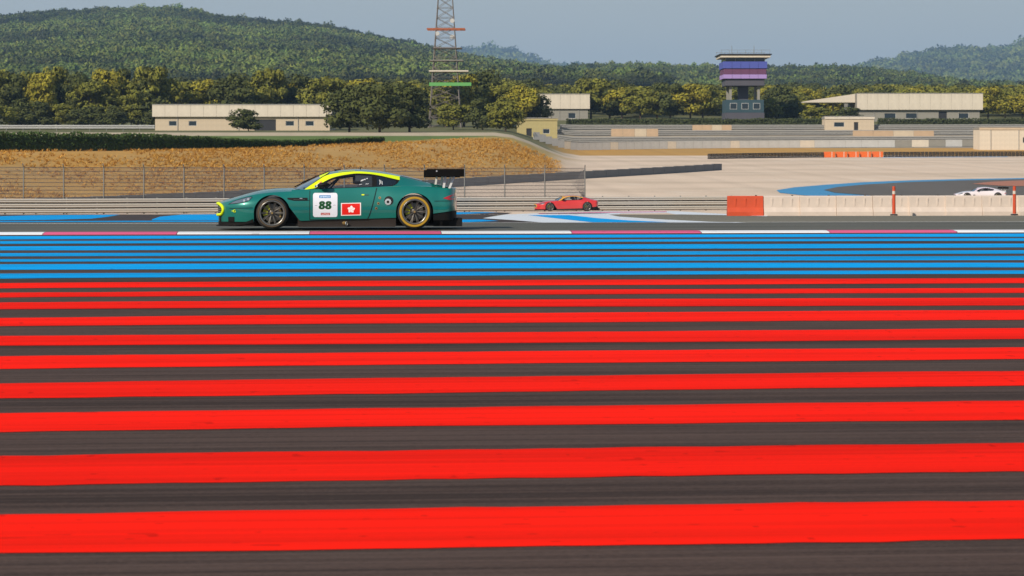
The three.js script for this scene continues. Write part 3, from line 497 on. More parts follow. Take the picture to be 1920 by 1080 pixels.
{ // control tower
  const z = 520, px = 1393, X = XZ(px, z), o = thing('control_tower', 'control tower with dark roof and blue and violet bands, right of centre', 'tower', [X, G(X, z), -z]);
  const y = (py) => EYE - (py - EY) * z / F - G(X, z);
  const blueM = M(0.07, 0.09, 0.36), maroon = M(0.13, 0.045, 0.10), lilac = M(0.36, 0.24, 0.52), teal = M(0.035, 0.075, 0.095, { map: T.wall }), slate = M(0.09, 0.085, 0.105, { map: T.wall });
  const slab = (name, a, b, w, d, m, dx = 0) => obj(name, rbx(w, y(a) - y(b) - 0.02, d, 0.05, dx, (y(a) + y(b)) / 2, 0), m, o);
  slab('roof', 103, 105.3, 12.6, 12.6, mat.dark); slab('roof_edge', 105.3, 110, 12, 12, mat.creamLight);
  const gl = slab('glazing', 110, 117, 9.6, 9.6, mat.glassDark); for (const sx of [-1, 1]) for (const k of [0, 1, 2, 3, 4]) obj('mullion', bx(0.14, y(110) - y(117) - 0.03, 0.14, (k - 2) * 2.35, (y(110) + y(117)) / 2, sx * 4.82), mat.post, o);
  const band = (nm, a, b, w, m) => { slab('core', a, b, w - 0.2, w - 0.2, slate); const h = y(a) - y(b) - 0.04, pw = w / 5, pg = rbx(pw - 0.05, h, 0.12, 0.02); for (const [rx, rz, ry] of [[1, 0, 0], [0, 1, 1]]) for (const sg of [-1, 1]) for (let k = 0; k < 5; k++) { const q = obj(nm, pg, m, o), u = (k - 2) * pw; q.position.set(rx ? u : sg * (w / 2 - 0.05), (y(a) + y(b)) / 2, rx ? sg * (w / 2 - 0.05) : u); q.rotation.y = ry * Math.PI / 2; } };
  band('blue_panel', 117, 130, 10.6, blueM); band('maroon_panel', 130, 141, 10.2, maroon); band('lilac_panel', 141, 149, 10.4, lilac);
  for (const sz of [-5.9, 5.9]) { obj('handrail', bx(12, 0.06, 0.06, 0, y(103) + 0.9, sz), mat.post, o); for (let k = 0; k < 7; k++) obj('handrail_post', bx(0.05, 0.86, 0.05, (k - 3) * 1.95, y(103) + 0.43, sz), mat.post, o); } slab('under_floor', 149, 162, 9.4, 9.4, slate);
  for (const [a, b] of [[-1, -1], [1, -1], [-1, 1], [1, 1]]) obj('leg', bx(0.6, y(162) - y(188) - 0.02, 0.6, a * 3.4, (y(162) + y(188)) / 2, b * 3.4), mat.greywall, o);
  obj('stair_core', bx(2.4, y(162) - y(188) - 0.02, 2.4, 0, (y(162) + y(188)) / 2, 0), slate, o);
  slab('base', 188, 212, 9.2, 9.2, teal); slab('base_wall', 212, 238, 9.4, 9.4, slate);
  for (let k = 0; k < 3; k++) { const w = obj('window', bx(1.7, 1.5, 0.1, -2.8 + k * 2.8, (y(188) + y(212)) / 2, 4.62), mat.pale, o); obj('pane', bx(1.5, 1.3, 0.1, -2.8 + k * 2.8, (y(188) + y(212)) / 2, 4.64), mat.glassDark, w); }
  for (const x of [-4.5, 4.5]) obj('aerial', bar(V(x * 0.6, y(103), 0), V(x * 0.6, y(103) + 2.2, 0), 0.05, 6), mat.post, o);
}
{ // lattice mast
  const z = 470, px = 835, X = XZ(px, z), o = thing('lattice_mast', 'tall steel lattice mast rising above the trees, cut by the top frame edge', 'mast', [X, G(X, z), -z]);
  const y = (py) => EYE - (py - EY) * z / F - G(X, z), top = y(-60), m = M(0.20, 0.17, 0.15, { roughness: 0.6, metalness: 0.3 }), rust = M(0.36, 0.10, 0.035);
  const w = (h) => lerp(3.6, 1.1, clamp(h / top)), legs = [[-1, -1], [1, -1], [1, 1], [-1, 1]];
  for (const [a, b] of legs) obj('leg', bar(V(a * w(-1), -1, b * w(-1)), V(a * w(top), top, b * w(top)), 0.14, 6, 0.09), m, o);
  const n = 16; for (let k = 0; k < n; k++) {
    const h0 = top * k / n, h1 = top * (k + 1) / n, gs = [];
    for (let i = 0; i < 4; i++) { const [a, b] = legs[i], [c, d] = legs[(i + 1) % 4]; gs.push(bar(V(a * w(h0), h0, b * w(h0)), V(c * w(h1), h1, d * w(h1)), 0.05, 5), bar(V(c * w(h0), h0, d * w(h0)), V(a * w(h1), h1, b * w(h1)), 0.05, 5), bar(V(a * w(h1), h1, b * w(h1)), V(c * w(h1), h1, d * w(h1)), 0.05, 5)); }
    obj('bracing', gs, m, o);
  }
  obj('cross_arm', [bx(8.4, 0.34, 0.5, 0.2, y(55), 1.9), bx(8.4, 0.34, 0.5, 0.2, y(55), -1.9)], rust, o);
  obj('platform', [bx(6.4, 0.16, 5.4, 0.5, y(91), 0)], m, o); obj('platform', [bx(7.4, 0.18, 5.8, 0.3, y(114), 0)], mat.greywall, o); obj('platform', [bx(8.6, 0.3, 6.2, 0.8, y(134), 0)], mat.creamLight, o);
  obj('green_sign', bx(9.2, 0.75, 0.12, 1.2, y(159), 3.9), M(0.12, 0.36, 0.10), o);
  for (const [x, h] of [[1.6, 70], [-1.7, 64], [1.6, 40]]) obj('antenna', new THREE.CylinderGeometry(0.5, 0.5, 0.35, 14).rotateX(Math.PI / 2).translate(x, y(h), 2), mat.pale, o);
}

// ---------------------------------------------------------------- cars
// local frame: +x to the tail, +y up, +z to the side that faces the camera
const ysh = curve([[-2.36, 0.495], [-2.15, 0.535], [-1.9, 0.605], [-1.6, 0.675], [-1.27, 0.715], [-0.9, 0.735], [-0.5, 0.755], [0, 0.778], [0.5, 0.798], [0.8, 0.812], [1.1, 0.828], [1.4, 0.838], [1.8, 0.825], [2.1, 0.795], [2.33, 0.77]]);
const Pmid = curve([[-1.55, 0.955], [-1.27, 0.965], [-0.9, 0.94], [-0.4, 0.905], [0.2, 0.9], [0.7, 0.925], [1.1, 0.97], [1.48, 0.99], [1.8, 0.98], [1.95, 0.965]]);
const Pl = (x) => x < -1.55 ? 0.955 * Math.pow(Math.max(0, 1 - Math.pow((-1.55 - x) / 0.81, 2.4)), 0.5) : x > 1.95 ? 0.965 * Math.pow(Math.max(0, 1 - Math.pow((x - 1.95) / 0.38, 4.6)), 0.5) : Pmid(x);
const inset = curve([[-2.36, 0.1], [-1.6, 0.16], [-1.2, 0.17], [-0.7, 0.1], [0, 0.07], [0.7, 0.09], [1.4, 0.15], [2.0, 0.13], [2.33, 0.08]]);
const Wd = (x, y) => { const ym = 0.45, s = ysh(x); return Pl(x) * (1 - inset(x) * Math.pow(clamp((y - ym) / Math.max(0.05, s - ym)), 2.2) - 0.055 * Math.pow(clamp((ym - y) / 0.35), 1.5)); };
const hoodY = curve([[-2.36, 0.505], [-2.28, 0.548], [-2.07, 0.613], [-1.9, 0.663], [-1.73, 0.712], [-1.447, 0.773], [-1.16, 0.80], [-0.94, 0.803], [-0.82, 0.79], [-0.7, 0.757], [-0.56, 0.70]]);
const yB = curve([[-0.9, 0.765], [-0.445, 0.772], [-0.05, 0.785], [0.74, 0.812], [1.0, 0.826], [1.58, 0.83], [1.9, 0.815], [2.1, 0.80], [2.3, 0.775]]);
const yR = curve([[-0.66, 0.768], [-0.45, 0.915], [-0.237, 1.045], [-0.04, 1.09], [0.155, 1.114], [0.367, 1.126], [0.577, 1.115], [0.856, 1.083], [1.196, 1.025], [1.4, 0.98], [1.6, 0.93], [1.9, 0.862], [2.1, 0.825], [2.3, 0.79]]);
const roofY = curve([[-0.158, 1.124], [-0.014, 1.152], [0.158, 1.166], [0.42, 1.176], [0.66, 1.158], [0.95, 1.113], [1.12, 1.077], [1.377, 1.023], [1.59, 0.97], [1.863, 0.899], [1.95, 0.878], [2.29, 0.81]]);
const Bz0 = curve([[-0.9, 0.76], [-0.4, 0.80], [0, 0.815], [0.6, 0.80], [1.0, 0.75], [1.4, 0.69], [1.8, 0.63], [2.1, 0.6], [2.3, 0.55]]), Bz = (x) => Math.min(Bz0(x), Wd(x, ysh(x)) - 0.02);
const Rz0 = curve([[-0.66, 0.74], [-0.24, 0.61], [0.15, 0.60], [0.6, 0.57], [1.2, 0.50], [1.6, 0.46], [2.0, 0.47], [2.3, 0.5]]), Rz = (x) => Math.min(Rz0(x), Bz(x) - 0.01);
const winTop = curve([[-0.62, 0.772], [-0.45, 0.80], [-0.29, 0.915], [-0.08, 1.012], [0.155, 1.062], [0.367, 1.085], [0.577, 1.077], [0.814, 1.042], [0.996, 1.0], [1.19, 0.955]]);
const winBot = curve([[-0.62, 0.766], [-0.05, 0.788], [0.75, 0.815], [1.0, 0.832], [1.1, 0.858], [1.16, 0.905], [1.19, 0.953]]);
const sillY = (x) => {
  if (x < -1.62) return 0.15;
  if (x < -0.935) { const d = x + 1.27; return 0.316 + Math.sqrt(Math.max(0, 0.35 * 0.35 - d * d)); }
  if (x < -0.725) return lerp(0.425, 0.15, (x + 0.935) / 0.21);
  if (x < 1.117) return lerp(0.165, 0.222, (x + 0.725) / 1.85);
  if (x < 1.837) { const d = x - 1.477; return 0.34 + Math.sqrt(Math.max(0, 0.36 * 0.36 - d * d)); }
  return lerp(0.30, 0.36, clamp((x - 1.837) / 0.42));
};
const xsBody = (() => {
  const a = []; for (let i = 0; i <= 26; i++) a.push(-2.36 + 0.74 * (1 - Math.cos(i / 26 * Math.PI / 2)) - 0); a.push(-1.6202);
  for (let i = 0; i <= 30; i++) a.push(-1.27 - 0.3499 * Math.cos(i / 30 * Math.PI)); a.splice(a.length - 1, 1); a.push(-0.9352);
  for (let x = -0.93; x < -0.725; x += 0.03) a.push(x); for (let x = -0.72; x < 1.11; x += 0.06) a.push(x); a.push(1.1168);
  for (let i = 0; i <= 30; i++) a.push(1.477 - 0.3599 * Math.cos(i / 30 * Math.PI)); a.push(1.8372); for (let i = 1; i <= 24; i++) a.push(1.837 + 0.493 * Math.sin(i / 24 * Math.PI / 2));
  return [...new Set(a.map((x) => +x.toFixed(4)))].sort((p, q) => p - q);
})();
const S = (x, y, sd, off = 0) => V(x, y, sd * (Wd(x, y) + off));
const GS = (x, y, sd, off = 0) => V(x, y, sd * (lerp(Bz(x), Rz(x), clamp((y - yB(x)) / Math.max(0.02, yR(x) - yB(x)))) + off));
function xgrid(xs, lo, hi, nv, fn) { const n = xs.length - 1; return patch((u, v) => { const x = xs[Math.round(u * n)]; return fn(x, lerp(lo(x), hi(x), v)); }, n, nv); }
const quadPatch = (fn, x0, x1, lo, hi, nu, nv) => patch((u, v) => { const x = lerp(x0, x1, u); return fn(x, lerp(lo(x), hi(x), v)); }, nu, nv);
const disc = (fn, cx, cy, r, n = 20, r0 = 0) => { const g = patch((u, v) => { const a = u * Math.PI * 2, q = lerp(r0, r, v); return fn(cx + Math.cos(a) * q, cy + Math.sin(a) * q); }, n, 2); return g; };

function numberTex() {
  const c = document.createElement('canvas'); c.width = c.height = 512; const x = c.getContext('2d');
  x.fillStyle = '#e4e3ea'; x.fillRect(0, 0, 512, 512);
  x.fillStyle = '#1272b4'; x.fillRect(132, 52, 238, 58); x.fillStyle = '#eaf6ff'; x.textAlign = 'center'; x.textBaseline = 'middle'; x.font = 'bold 56px sans-serif'; x.fillText('aramco', 251, 78);
  x.fillStyle = '#0f4a1e'; x.strokeStyle = '#0f4a1e'; x.lineWidth = 17; x.lineJoin = 'round'; x.font = 'bold 218px sans-serif';
  x.save(); x.translate(256, 264); x.transform(1.12, 0, -0.06, 1, 0, 0); x.strokeText('88', 0, 0); x.fillText('88', 0, 0); x.restore();
  x.fillStyle = '#b3302c'; x.fillRect(164, 422, 194, 50); x.fillStyle = '#fbe9e6'; x.font = 'bold 42px sans-serif'; x.fillText('Le Point', 261, 448);
  x.strokeStyle = '#4a4a56'; x.lineWidth = 6; x.beginPath(); x.moveTo(36, 268); x.lineTo(92, 268); x.moveTo(424, 266); x.lineTo(450, 258); x.lineTo(474, 264); x.stroke();
  const t = new THREE.CanvasTexture(c); t.colorSpace = THREE.SRGBColorSpace; return t;
}
function flagTex() {
  const c = document.createElement('canvas'); c.width = 384; c.height = 250; const x = c.getContext('2d');
  x.fillStyle = '#f4e9e6'; x.fillRect(0, 0, 384, 250); x.fillStyle = '#e8200f'; x.fillRect(18, 15, 348, 220);
  x.translate(196, 128);
  for (let k = 0; k < 5; k++) {
    x.save(); x.rotate(k * Math.PI * 2 / 5 + 0.1);
    x.fillStyle = '#fff6f4'; x.beginPath(); x.moveTo(0, 0); x.bezierCurveTo(-34, -18, -36, -52, -2, -76); x.bezierCurveTo(4, -66, 14, -62, 22, -58); x.bezierCurveTo(30, -34, 14, -16, 0, 0); x.fill();
    x.strokeStyle = '#e8200f'; x.lineWidth = 3.5; x.beginPath(); x.moveTo(-1, -6); x.quadraticCurveTo(-14, -26, -4, -52); x.stroke(); x.restore();
  }
  const t = new THREE.CanvasTexture(c); t.colorSpace = THREE.SRGBColorSpace; return t;
}
const car = {
  black: MP(0.010, 0.009, 0.009, { roughness: 0.6, specularIntensity: 0.35 }), satin: MP(0.016, 0.014, 0.013, { roughness: 0.5, specularIntensity: 0.5 }), rubber: M(0.020, 0.018, 0.017, { roughness: 0.8 }),
  lime: MP(0.66, 0.80, 0.008, { roughness: 0.5, specularIntensity: 0.5 }), rim: M(0.105, 0.095, 0.085, { roughness: 0.38, metalness: 0.65 }), lip: M(0.24, 0.225, 0.205, { roughness: 0.3, metalness: 0.75 }),
  disc: M(0.16, 0.14, 0.12, { roughness: 0.4, metalness: 0.7 }), caliper: M(0.50, 0.48, 0.02, { roughness: 0.4 }), silver: M(0.55, 0.55, 0.55, { roughness: 0.3, metalness: 0.6 }), ringY: M(0.42, 0.235, 0.010, { roughness: 0.7 }), ringB: M(0.085, 0.055, 0.03, { roughness: 0.75 }),
  glass: MP(0.94, 0.95, 0.96, { roughness: 0.02, transmission: 1, thickness: 0, ior: 1.45 }), tint: MP(0.012, 0.018, 0.024, { roughness: 0.08 }), lens: MP(0.16, 0.19, 0.22, { roughness: 0.08, clearcoat: 1, metalness: 0.35 }),
  screen: MP(0.05, 0.085, 0.12, { roughness: 0.07, clearcoat: 1 }), redLamp: MP(0.42, 0.012, 0.014, { roughness: 0.15, clearcoat: 1 }), white: M(0.78, 0.77, 0.76, { roughness: 0.4 }), strut: M(0.62, 0.60, 0.57, { roughness: 0.4 }), gold: M(0.40, 0.26, 0.10, { roughness: 0.4, metalness: 0.6 }),
};
function makeWheel(r, rimR, width, ring) {                   // axis along z, outer face to +z
  const w = new THREE.Group(); w.name = 'wheel';
  const h = width / 2, L = (p, n = 44) => new THREE.LatheGeometry(p.map((q) => new THREE.Vector2(...q)), n).rotateX(Math.PI / 2);
  obj('tyre', L([[rimR, -h], [r - 0.05, -h], [r - 0.015, -h + 0.02], [r, -h + 0.05], [r, h - 0.05], [r - 0.012, h - 0.02], [r - 0.045, h], [rimR + 0.03, h + 0.004], [rimR, h - 0.01]]), car.rubber, w);
  if (ring) obj('sidewall_ring', L([[rimR + 0.016, h + 0.0035], [rimR + 0.02, h + 0.0075], [r - 0.046, h + 0.0055], [r - 0.042, h + 0.001]]), ring, w);
  obj('rim', [L([[rimR + 0.008, h + 0.002], [rimR, h + 0.006], [rimR - 0.018, h + 0.002], [rimR - 0.022, h - 0.02]])], car.lip, w);
  obj('barrel', L([[rimR - 0.02, h - 0.01], [rimR - 0.03, h - 0.06], [rimR - 0.035, -h + 0.02]]), car.satin, w);
  const sp = []; for (let k = 0; k < 10; k++) { const a = k * Math.PI / 5; for (const e of [-0.07, 0.07]) sp.push(bar(V(Math.cos(a) * 0.055, Math.sin(a) * 0.055, h - 0.055), V(Math.cos(a + e) * (rimR - 0.015), Math.sin(a + e) * (rimR - 0.015), h - 0.02), 0.012, 6, 0.009)); }
  obj('spokes', sp, car.rim, w);
  obj('hub', [L([[0.0, h - 0.045], [0.034, h - 0.045], [0.036, h - 0.05], [0.068, h - 0.052], [0.072, h - 0.085]], 24)], car.rim, w);
  obj('hub_nut', new THREE.CylinderGeometry(0.02, 0.026, 0.03, 6).rotateX(Math.PI / 2).translate(0, 0, h - 0.034), car.gold, w);
  obj('brake_disc', L([[0.06, h - 0.10], [0.178, h - 0.10], [0.178, h - 0.13], [0.06, h - 0.13]]), car.disc, w);
  return w;
}
function makeCar(name, label, o) {
  const t = thing(name, label, 'race car'), paint = o.paint, both = (f) => [f(1), f(-1)], full = o.full;
  // shell
  obj('side_panel', both((sd) => xgrid(xsBody, sillY, ysh, 12, (x, y) => S(x, y, sd))), paint, t);
  obj('arch_edge', both((sd) => { const xs = xsBody.filter((x) => x > -1.64 && x < -0.72); return patch((u, v) => { const x = xs[Math.round(u * (xs.length - 1))]; return S(x, sillY(x), sd, 0.003 - v * 0.40); }, xs.length - 1, 1); }).concat(both((sd) => { const xs = xsBody.filter((x) => x > 1.11 && x < 1.86); return patch((u, v) => { const x = xs[Math.round(u * (xs.length - 1))]; return S(x, sillY(x), sd, 0.003 - v * 0.40); }, xs.length - 1, 1); })), car.black, t);
  const topS = (x, s, yc) => V(x, ysh(x) + (yc - ysh(x)) * (1 - Math.pow(Math.abs(s), 2.6)), s * Wd(x, ysh(x)));
  const xh = xsBody.filter((x) => x <= -0.56);
  obj('bonnet', patch((u, v) => { const x = xh[Math.round(u * (xh.length - 1))]; return topS(x, v * 2 - 1, hoodY(x)); }, xh.length - 1, 24), paint, t);
  obj('shoulder', both((sd) => quadPatchZ(-0.9, 2.29, (x, v) => V(x, lerp(ysh(x), yB(x), v) + 0.012 * Math.sin(v * Math.PI), sd * lerp(Wd(x, ysh(x)), Bz(x), v)), 60, 5)), paint, t);
  obj('tail_top', patch((u, v) => { const x = lerp(2.2, 2.3299, 1 - (1 - u) ** 2); return topS(x, v * 2 - 1, ysh(x) + 0.025); }, 14, 16), paint, t);
  // roof and rear quarter
  obj('roof', patch((u, v) => { const x = lerp(-0.2, 2.29, u), s = v * 2 - 1, e = Math.max(yR(x), 0), c = Math.max(roofY(x), e + 0.004); return V(x - 0.0, e + (c - e) * (1 - s * s), s * Rz(x)); }, 70, 16), paint, t);
  obj('rear_quarter', both((sd) => quadPatch((x, y) => GS(x, y, sd), 1.19, 2.29, yB, yR, 30, 6)).concat(both((sd) => quadPatch((x, y) => GS(x, y, sd), 0.9, 1.19, yB, (x) => Math.max(yB(x) + 0.001, winBot(x)), 12, 3))), paint, t);
  obj('rear_window', patch((u, v) => { const x = lerp(1.22, 1.72, u), s = (v * 2 - 1) * 0.84; return V(x, yR(x) + (roofY(x) - yR(x)) * (1 - s * s) + 0.006, s * Rz(x)); }, 16, 12), car.tint, t);
  // cant rail and A pillar band, window frame, glass
  obj('roof_band', both((sd) => quadPatch((x, y) => GS(x, y, sd, 0.006), -0.655, 1.195, winTop, yR, 60, 3)), o.band, t);
  const fr = (a, b, lo, hi, n = 24) => both((sd) => quadPatch((x, y) => GS(x, y, sd, 0.003), a, b, lo, hi, n, 2));
  obj('window_frame', [...fr(-0.62, 1.19, winBot, (x) => Math.min(winBot(x) + 0.018, winTop(x)), 40), ...fr(-0.45, 1.19, (x) => Math.max(winTop(x) - 0.024, winBot(x)), winTop, 40), ...fr(0.655, 0.745, winBot, winTop, 4), ...fr(-0.62, -0.31, winBot, winTop, 10), ...fr(1.12, 1.19, winBot, winTop, 6)], car.black, t);
  for (const sd of [1, -1]) {
    obj('side_window', quadPatch((x, y) => GS(x, y, sd, -0.002), -0.31, 0.655, winBot, winTop, 24, 6), car.glass, t);
    obj('quarter_window', quadPatch((x, y) => GS(x, y, sd, -0.002), 0.745, 1.12, winBot, winTop, 12, 5), full ? car.tint : car.glass, t);
  }
  const ws = (v, s) => V(lerp(-0.876 + 0.215 * s * s, -0.16 - 0.06 * s * s, v), lerp(0.797 - 0.035 * s * s, 1.124 - 0.055 * s * s, v) + Math.sin(v * Math.PI) * 0.018, lerp(0.745, 0.60, v) * s);
  const wind = obj('windscreen', patch((u, v) => ws(u, v * 2 - 1), 14, 24), car.screen, t);
  obj('sun_strip', patch((u, v) => { const p = ws(lerp(0.7, 1.0, u), v * 2 - 1); p.y += 0.006; p.x -= 0.004; return p; }, 4, 24), o.band, wind);
  obj('wiper', [bar(ws(0.03, 0.1).add(V(-0.01, 0.018, 0)), ws(0.62, -0.12).add(V(-0.014, 0.018, 0)), 0.012, 6), bar(ws(0.25, 0.02).add(V(-0.022, 0.026, 0)), ws(0.96, -0.1).add(V(-0.012, 0.016, 0)), 0.01, 6)], car.black, wind);
  // cabin inside
  obj('cabin_floor', [bx(2.0, 0.5, 1.5, 0.1, 0.47, 0), bx(0.35, 0.12, 1.35, -0.5, 0.75, 0)], car.black, t);
  obj('roll_cage', [tube([V(0.62, 0.72, 0.62), V(0.6, 0.95, 0.56), V(0.58, 1.07, 0.45), V(0.58, 1.1, 0), V(0.58, 1.07, -0.45), V(0.6, 0.95, -0.56), V(0.62, 0.72, -0.62)], 0.022, 40), ...[1, -1].flatMap((s) => [bar(V(-0.3, 0.76, s * 0.66), V(0.0, 1.0, s * 0.55), 0.011), bar(V(-0.2, 0.76, s * 0.66), V(0.04, 1.03, s * 0.52), 0.011), bar(V(0.58, 1.05, s * 0.46), V(1.3, 0.8, s * 0.4), 0.018), bar(V(0, 1.0, s * 0.55), V(0.58, 1.08, s * 0.46), 0.018)])], car.satin, t);
  obj('seat', [rbx(0.16, 0.5, 0.5, 0.05, 0.46, 0.82, 0.28), rbx(0.2, 0.16, 0.09, 0.03, 0.38, 0.96, 0.06), rbx(0.2, 0.16, 0.09, 0.03, 0.38, 0.96, 0.5)], car.satin, t);
  // dark body below the paint
  obj('undertray', [bx(4.2, 0.05, 1.5, 0.05, 0.085, 0), bx(1.62, 0.36, 1.66, 0.14, 0.3, 0), bx(3.9, 0.5, 1.14, 0.1, 0.36, 0), bx(0.35, 0.3, 1.5, -1.87, 0.33, 0), bx(0.3, 0.3, 1.6, 2.02, 0.45, 0)], car.black, t);
  obj('side_skirt', both((sd) => quadPatch((x, y) => S(x, y, sd, -0.02), -0.78, 1.115, () => 0.055, (x) => Math.max(0.16, sillY(x)) + 0.01, 24, 3)).concat(both((sd) => bx(1.86, 0.02, 0.12, 0.17, 0.055, sd * 0.83))), M(0.030, 0.022, 0.018, { roughness: 0.4 }), t);
  obj('front_valance', both((sd) => xgrid(xsBody.filter((x) => x <= -1.6), () => 0.075, () => 0.155, 2, (x, y) => S(x, y, sd, -0.02))), car.black, t);
  { const pts = []; for (let i = 0; i <= 40; i++) { const a = (i / 40 * 2 - 1), x = -2.40 + 0.78 * Math.pow(Math.abs(a), 2.6); pts.push(new THREE.Vector2(x, a * 0.95)); } const sh = new THREE.Shape(pts); obj('splitter', new THREE.ExtrudeGeometry(sh, { depth: 0.018, bevelEnabled: false }).rotateX(Math.PI / 2).translate(0, 0.078, 0), car.black, t); }
  obj('rear_valance', both((sd) => quadPatch((x, y) => S(x, y, sd, -0.015), 1.84, 2.315, () => 0.17, (x) => sillY(x) + 0.01, 20, 3)), car.black, t);
  obj('diffuser', [...[-0.74, -0.37, 0, 0.37, 0.74].map((z) => bx(0.56, 0.145, 0.02, 2.13, 0.125, z)), bx(0.56, 0.02, 1.5, 2.13, 0.205, 0)], car.black, t);
  // front: mouth with slats, bright surround
  const xAt = (z, y) => { let lo = -2.36, hi = -1.6; for (let i = 0; i < 30; i++) { const m = (lo + hi) / 2; if (Wd(m, y) < z) lo = m; else hi = m; } return hi; };
  const mouth = [[0, 0.5], [0.3, 0.497], [0.47, 0.472], [0.565, 0.42], [0.575, 0.365], [0.52, 0.305], [0.35, 0.283], [0, 0.28]];
  const loop = [...mouth, ...mouth.slice(1, -1).reverse().map(([z, y]) => [-z, y])].map(([z, y]) => V(xAt(Math.abs(z), y) - 0.012, y, z));
  const gr = obj('grille', patch((u, v) => { const y = lerp(0.29, 0.488, v), zw = lerp(0.52, 0.5, Math.abs(v - 0.5) * 2), z = (u * 2 - 1) * zw; return V(xAt(Math.abs(z), y) - 0.004, y, z); }, 24, 6), car.black, t);
  for (let k = 0; k < 5; k++) obj('slat', tube(range(-0.5, 0.5, 12).map((z) => V(xAt(Math.abs(z), 0.31 + k * 0.04) - 0.014, 0.31 + k * 0.04, z)), 0.006, 24, 5), car.silver, gr);
  obj('grille_surround', new THREE.TubeGeometry(new THREE.CatmullRomCurve3(loop, true), 90, 0.031, 8, true), o.band, t);
  // lamps
  const hlU = curve([[-2.128, 0.487], [-2.0, 0.556], [-1.9, 0.588], [-1.8, 0.617], [-1.7, 0.637], [-1.648, 0.632]]), hlL = curve([[-2.128, 0.485], [-1.94, 0.502], [-1.8, 0.527], [-1.72, 0.557], [-1.648, 0.628]]), cap = (f) => (x) => Math.min(f(x), ysh(x) - 0.004);
  for (const sd of [1, -1]) {
    const h = obj('headlight', quadPatch((x, y) => S(x, y, sd, 0.005), -2.128, -1.648, cap(hlL), cap(hlU), 24, 4), car.black, t);
    obj('lens', quadPatch((x, y) => S(x, y, sd, 0.011), -2.105, -1.668, (x) => cap(hlL)(x) + 0.009, (x) => Math.max(cap(hlL)(x) + 0.01, cap(hlU)(x) - 0.010), 24, 4), car.lens, h);
    for (const [x, y, r] of [[-1.73, 0.585, 0.024], [-1.81, 0.56, 0.022]]) obj('lamp', disc((a, b) => S(a, b, sd, 0.0145), x, y, r), car.silver, h);
    const tl = obj('tail_light', quadPatch((x, y) => S(x, y, sd, 0.005), 2.03, 2.315, (x) => lerp(0.598, 0.565, clamp((x - 2.03) / 0.12)), (x) => lerp(0.60, 0.70, clamp((x - 2.03) / 0.24)), 24, 4), car.redLamp, t);
    obj('inlay', quadPatch((x, y) => S(x, y, sd, 0.009), 2.15, 2.312, (x) => 0.607, (x) => lerp(0.61, 0.655, clamp((x - 2.15) / 0.14)), 14, 3), paint, tl);
  }
  // mirrors
  for (const sd of [1, -1]) { const m = obj('mirror', new THREE.SphereGeometry(1, 16, 12).scale(0.115, 0.05, 0.085).rotateZ(0.12).translate(-0.29, 0.86, sd * 0.94), car.black, t); obj('arm', bar(V(-0.36, 0.79, sd * 0.8), V(-0.31, 0.84, sd * 0.9), 0.022, 6), car.black, m); }
  // wing
  if (o.wing) {
    const w = obj('rear_wing', (() => { const s = new THREE.Shape(); s.moveTo(1.86, 1.05); s.quadraticCurveTo(1.9, 1.085, 2.0, 1.08); s.quadraticCurveTo(2.2, 1.08, 2.36, 1.125); s.lineTo(2.36, 1.135); s.quadraticCurveTo(2.15, 1.105, 1.9, 1.10); s.quadraticCurveTo(1.85, 1.09, 1.86, 1.05); return new THREE.ExtrudeGeometry(s, { depth: 1.84, bevelEnabled: false }).translate(0, 0, -0.92); })(), car.black, t);
    for (const sd of [1, -1]) { const e = obj('endplate', rbx(0.735, 0.152, 0.016, 0.007, 2.075, 1.092, sd * 0.93), MP(0.006, 0.0055, 0.005, { roughness: 0.8, specularIntensity: 0.15 }), w); for (const [x0, y0, x1, y1] of [[2.04, 0.80, 2.085, 1.09], [2.15, 0.79, 2.28, 1.10]]) { const s = new THREE.Shape([[x0 - 0.018, y0], [x0 + 0.026, y0], [x1 + 0.026, y1], [x1 - 0.018, y1]].map((p) => new THREE.Vector2(...p))); obj('strut', new THREE.ExtrudeGeometry(s, { depth: 0.014, bevelEnabled: false }).translate(0, 0, sd * 0.80 - 0.007), car.strut, w); } }
    obj('strut', new THREE.ExtrudeGeometry(new THREE.Shape([[1.895, 0.87], [1.935, 0.87], [1.965, 1.08], [1.93, 1.08]].map((p) => new THREE.Vector2(...p))), { depth: 0.014, bevelEnabled: false }), car.strut, w);
    for (const sd of [1, -1]) obj('bolt', new THREE.CylinderGeometry(0.016, 0.016, 0.012, 12).rotateX(Math.PI / 2).translate(1.905, 1.125, sd * 0.944), car.silver, w);
  }
  // wheels
  const fw = makeWheel(0.316, 0.236, 0.28, o.frontRing), rw = makeWheel(0.336, 0.236, 0.31, o.rearRing);
  for (const [p, x, z, y] of [[fw, -1.27, 0.80, 0.316], [rw, 1.477, 0.815, 0.336]]) for (const sd of [1, -1]) {
    const w = sd > 0 ? p : p.clone(); if (sd < 0) w.rotation.y = Math.PI; w.position.set(x, y, sd * z); t.add(w);
    const c = obj('caliper', patch((u, v) => { const a = lerp(2.0, 3.5, u), q = lerp(0.09, 0.18, v); return V(x + Math.cos(a) * q, y + Math.sin(a) * q, sd * (z + (x < 0 ? 0.14 : 0.155) - 0.085)); }, 16, 3), car.caliper, t);
    if (x < 0) obj('heat_shield', rbx(0.04, 0.15, 0.02, 0.008, x + 0.155, y + 0.01 - 0.02, sd * (z + 0.05)), car.gold, t);
  }
  if (!full) return t;
  // door with shut lines, handle, number panel, flag
  const dr = (y) => lerp(0.56, 0.744, Math.pow(clamp((y - 0.19) / 0.62), 0.75)), dl = (y) => -0.543;
  const door = obj('door', patch((u, v) => { const y0 = lerp(0.19, 0, v), x = lerp(-0.543, dr(lerp(0.19, yB(0.1) - 0.02, v)), u), y = lerp(0.19 + 0.015 * u, ysh(x) - 0.002, v); return S(x, y, 1, 0.004); }, 30, 14), paint, t);
